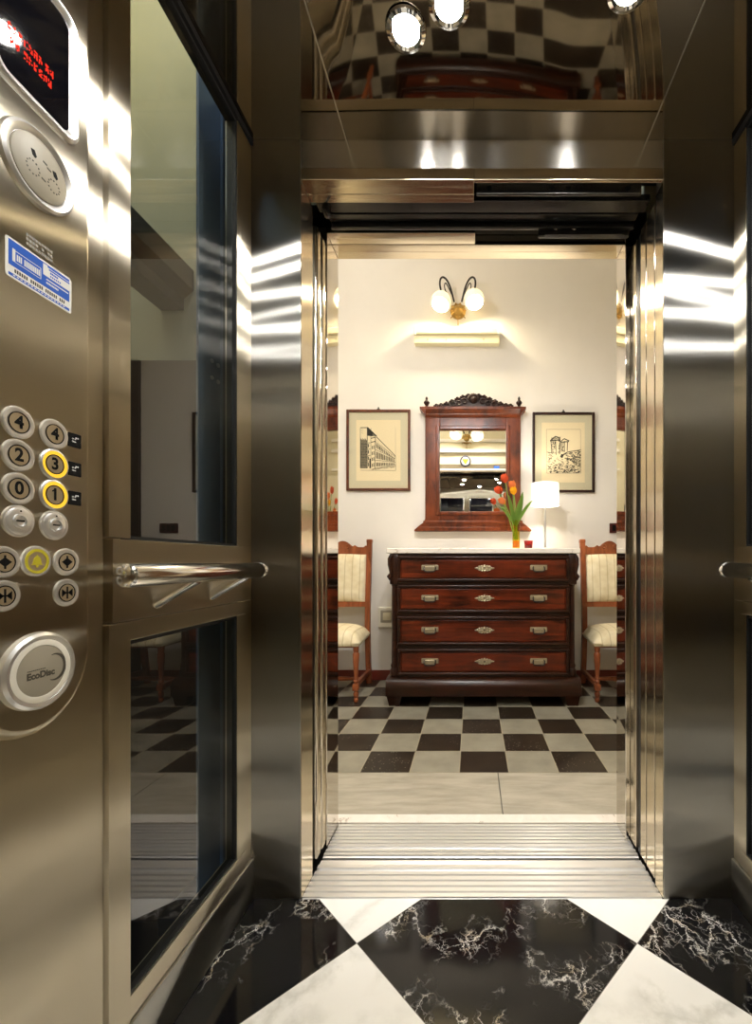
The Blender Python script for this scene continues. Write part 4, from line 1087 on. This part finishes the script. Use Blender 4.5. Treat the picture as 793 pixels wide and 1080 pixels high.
# ---------------------------------------------------------------- chairs
def chair(cx, label):
    y0, y1 = 3.045, 3.47          # front legs, back posts
    t = thing('side_chair', label, 'chair', (cx, 3.26, 0), 'upholstered chairs beside the chest')
    for s in (-1, 1):
        x = cx+s*.212; W = .020
        bm = nb(); sec = [(0, y1+.055), (.20, y1+.02), (.42, y1), (.60, y1+.006), (1.135, y1+.07)]
        rings = []
        for z, y in sec: rings.append([bm.verts.new((x+a, y+b, z)) for a, b in ((-W, -.018), (W, -.018), (W, .018), (-W, .018))])
        for a, b in zip(rings, rings[1:]): ring_faces(bm, a, b)
        bm.faces.new(rings[0][::-1]); bm.faces.new(rings[-1])
        es = [e for e in bm.edges]; bmesh.ops.bevel(bm, geom=es, offset=.003, segments=2, affect='EDGES')
        box(bm, x-.023, x+.023, y1+.048, y1+.095, 1.118, 1.150, .008, 3)
        obj('back_post', bm, 'chair_wood', t)
        bm = nb(); xf = cx+s*.232
        lathe(bm, (xf, y0, 0), [(.012, 0), (.016, .008), (.018, .02), (.012, .03), (.017, .045), (.019, .062), (.013, .075), (.013, .082)], 'z', 20)
        box(bm, xf-.021, xf+.021, y0-.021, y0+.021, .082, .128, .005)
        lathe(bm, (xf, y0, 0), [(.013, .128), (.017, .138), (.019, .148), (.013, .158), (.016, .168), (.012, .176), (.015, .20), (.021, .28), (.023, .335), (.016, .345), (.020, .355), (.020, .372), (.022, .40)], 'z', 20)
        obj('leg', bm, 'chair_wood', t)
        bm = nb(); box(bm, x-.012+s*.008, x+.012+s*.008, y0+.022, y1+.015, .088, .122, .004); obj('stretcher', bm, 'chair_wood', t)
    bm = nb(); lathe(bm, (cx-.20, y0+.215, .105), [(.012, 0), (.014, .08), (.018, .19), (.018, .21), (.014, .32), (.012, .40)], 'x', 14); obj('stretcher', bm, 'chair_wood', t)
    bm = nb(); box(bm, cx-.225, cx+.225, y0-.006, y1-.01, .375, .42, .008); obj('seat_frame', bm, 'chair_wood', t)
    bm = nb(); nxs, nys = 16, 14; g = []
    for j in range(nys+1):
        row = []
        for i in range(nxs+1):
            u, v = i/nxs*2-1, j/nys*2-1
            hw_ = .262-.03*(v+1)/2
            e = (1-abs(u)**4)*(1-abs(v)**4)
            row.append(bm.verts.new((cx+u*hw_, y0-.035+(y1-y0+.03)*(v+1)/2, .412+.085*e**.45+.012*(1-u*u)*(1-v*v))))
        g.append(row)
    for j in range(nys):
        for i in range(nxs): bm.faces.new((g[j][i], g[j][i+1], g[j+1][i+1], g[j+1][i]))
    bd = [g[0][i] for i in range(nxs+1)]+[g[j][nxs] for j in range(1, nys+1)]+[g[nys][i] for i in range(nxs-1, -1, -1)]+[g[j][0] for j in range(nys-1, 0, -1)]
    lo = [bm.verts.new((cx+(v.co.x-cx)*.97, v.co.y+(.012 if v.co.y < 3.1 else 0), .388)) for v in bd]
    ring_faces(bm, bd, lo); bm.faces.new(lo); obj('seat_cushion', bm, 'fabric', t, 60)
    # back: rails and pad follow the rake
    yb_ = lambda z: y1+.006+(z-.60)*.12
    bm = nb(); prism(bm, [(cx-.195, yb_(.625)-.012, .615), (cx+.195, yb_(.625)-.012, .615), (cx+.195, yb_(.66)-.012, .655), (cx-.195, yb_(.66)-.012, .655)], (0, .024, 0)); obj('back_rail', bm, 'chair_wood', t)
    bm = nb(); pr = []
    for k in range(33):
        u = -1+2*k/32; a = abs(u)
        z = 1.072+.012*(a > .93)+(.014+.05*math.cos(min(1, a/.42)*PI/2)**1.0 if a < .42 else .014+.016*math.exp(-((a-.50)/.07)**2))
        pr.append((cx+u*.193, yb_(1.06)-.012, z))
    prism(bm, [(cx+.193, yb_(1.04)-.012, 1.028), (cx-.193, yb_(1.04)-.012, 1.028)]+pr, (0, .026, 0))
    for s in (-1, 1):
        pts = []
        for k in range(14):
            a = k*.5; r = .022*(1-k/17); pts.append((cx+s*(.045+r*math.cos(a)), yb_(1.08)-.016, 1.088+r*math.sin(a)))
        tube(bm, pts, .0055, 7)
    obj('crest_rail', bm, 'chair_wood', t)
    bm = nb(); g = []
    for j in range(13):
        row = []
        for i in range(13):
            u, v = i/6-1, j/6-1; z = .843+v*.192
            e = ((1-abs(u)**5)*(1-abs(v)**5))**.5; row.append(bm.verts.new((cx+u*.190, yb_(z)-.004-.030*e, z+.006*(1-u*u)*(v > .9))))
        g.append(row)
    for j in range(12):
        for i in range(12): bm.faces.new((g[j][i], g[j][i+1], g[j+1][i+1], g[j+1][i]))
    bd = g[0]+[g[j][12] for j in range(1, 13)]+g[12][-2::-1]+[g[j][0] for j in range(11, 0, -1)]
    lo = [bm.verts.new((v.co.x, v.co.y+.022, v.co.z)) for v in bd]; ring_faces(bm, bd, lo); bm.faces.new(lo); obj('back_cushion', bm, 'fabric', t, 60)
    return t
c1 = chair(-1.035, 'walnut chair with cream striped upholstery left of the chest, half hidden by the jamb')
dup(c1, (1.095, 3.26, 0), 0, 'walnut chair with cream striped upholstery right of the chest, half hidden by the jamb')

# ---------------------------------------------------------------- socket and switch
so = thing('wall_socket', 'white electrical socket box low on the wall left of the chest', 'socket', (-.695, YW, .43))
bm = nb(); box(bm, -.765, -.625, YW-.035, YW-.001, .435, .600, .006, 3); obj('socket_box', bm, 'white_plastic', so)
bm = nb(); box(bm, -.745, -.645, YW-.040, YW-.034, .475, .575, .004); obj('socket_plate', bm, 'beige', so)
bm = nb(); box(bm, -.725, -.665, YW-.043, YW-.039, .495, .555, .003); lathe(bm, (-.680, YW-.0425, .525), [(.010, 0), (.008, .003), (0, .003)], '-y', 14); obj('socket_insert', bm, 'mat_card', so)
sw = thing('wall_switch', 'dark red wall switch plate right of the towers print', 'switch', (1.20, YW, 1.21))
bm = nb(); box(bm, 1.125, 1.275, YW-.012, YW-.001, 1.205, 1.285, .003); obj('switch_plate', bm, plain('dark_red_plate', srgb(70, 14, 12), .3), sw)
for x in (1.160, 1.20, 1.24):
    bm = nb(); box(bm, x-.014, x+.014, YW-.016, YW-.011, 1.222, 1.268, .003); obj('switch_rocker', bm, 'black', sw)

# ================================================================== WORLD (dim daylight over the open shaft)
w = bpy.data.worlds.new('world'); S.world = w; w.use_nodes = True
bg = w.node_tree.nodes['Background']; bg.inputs[0].default_value = (.58, .77, 1.0, 1); bg.inputs[1].default_value = 1.3
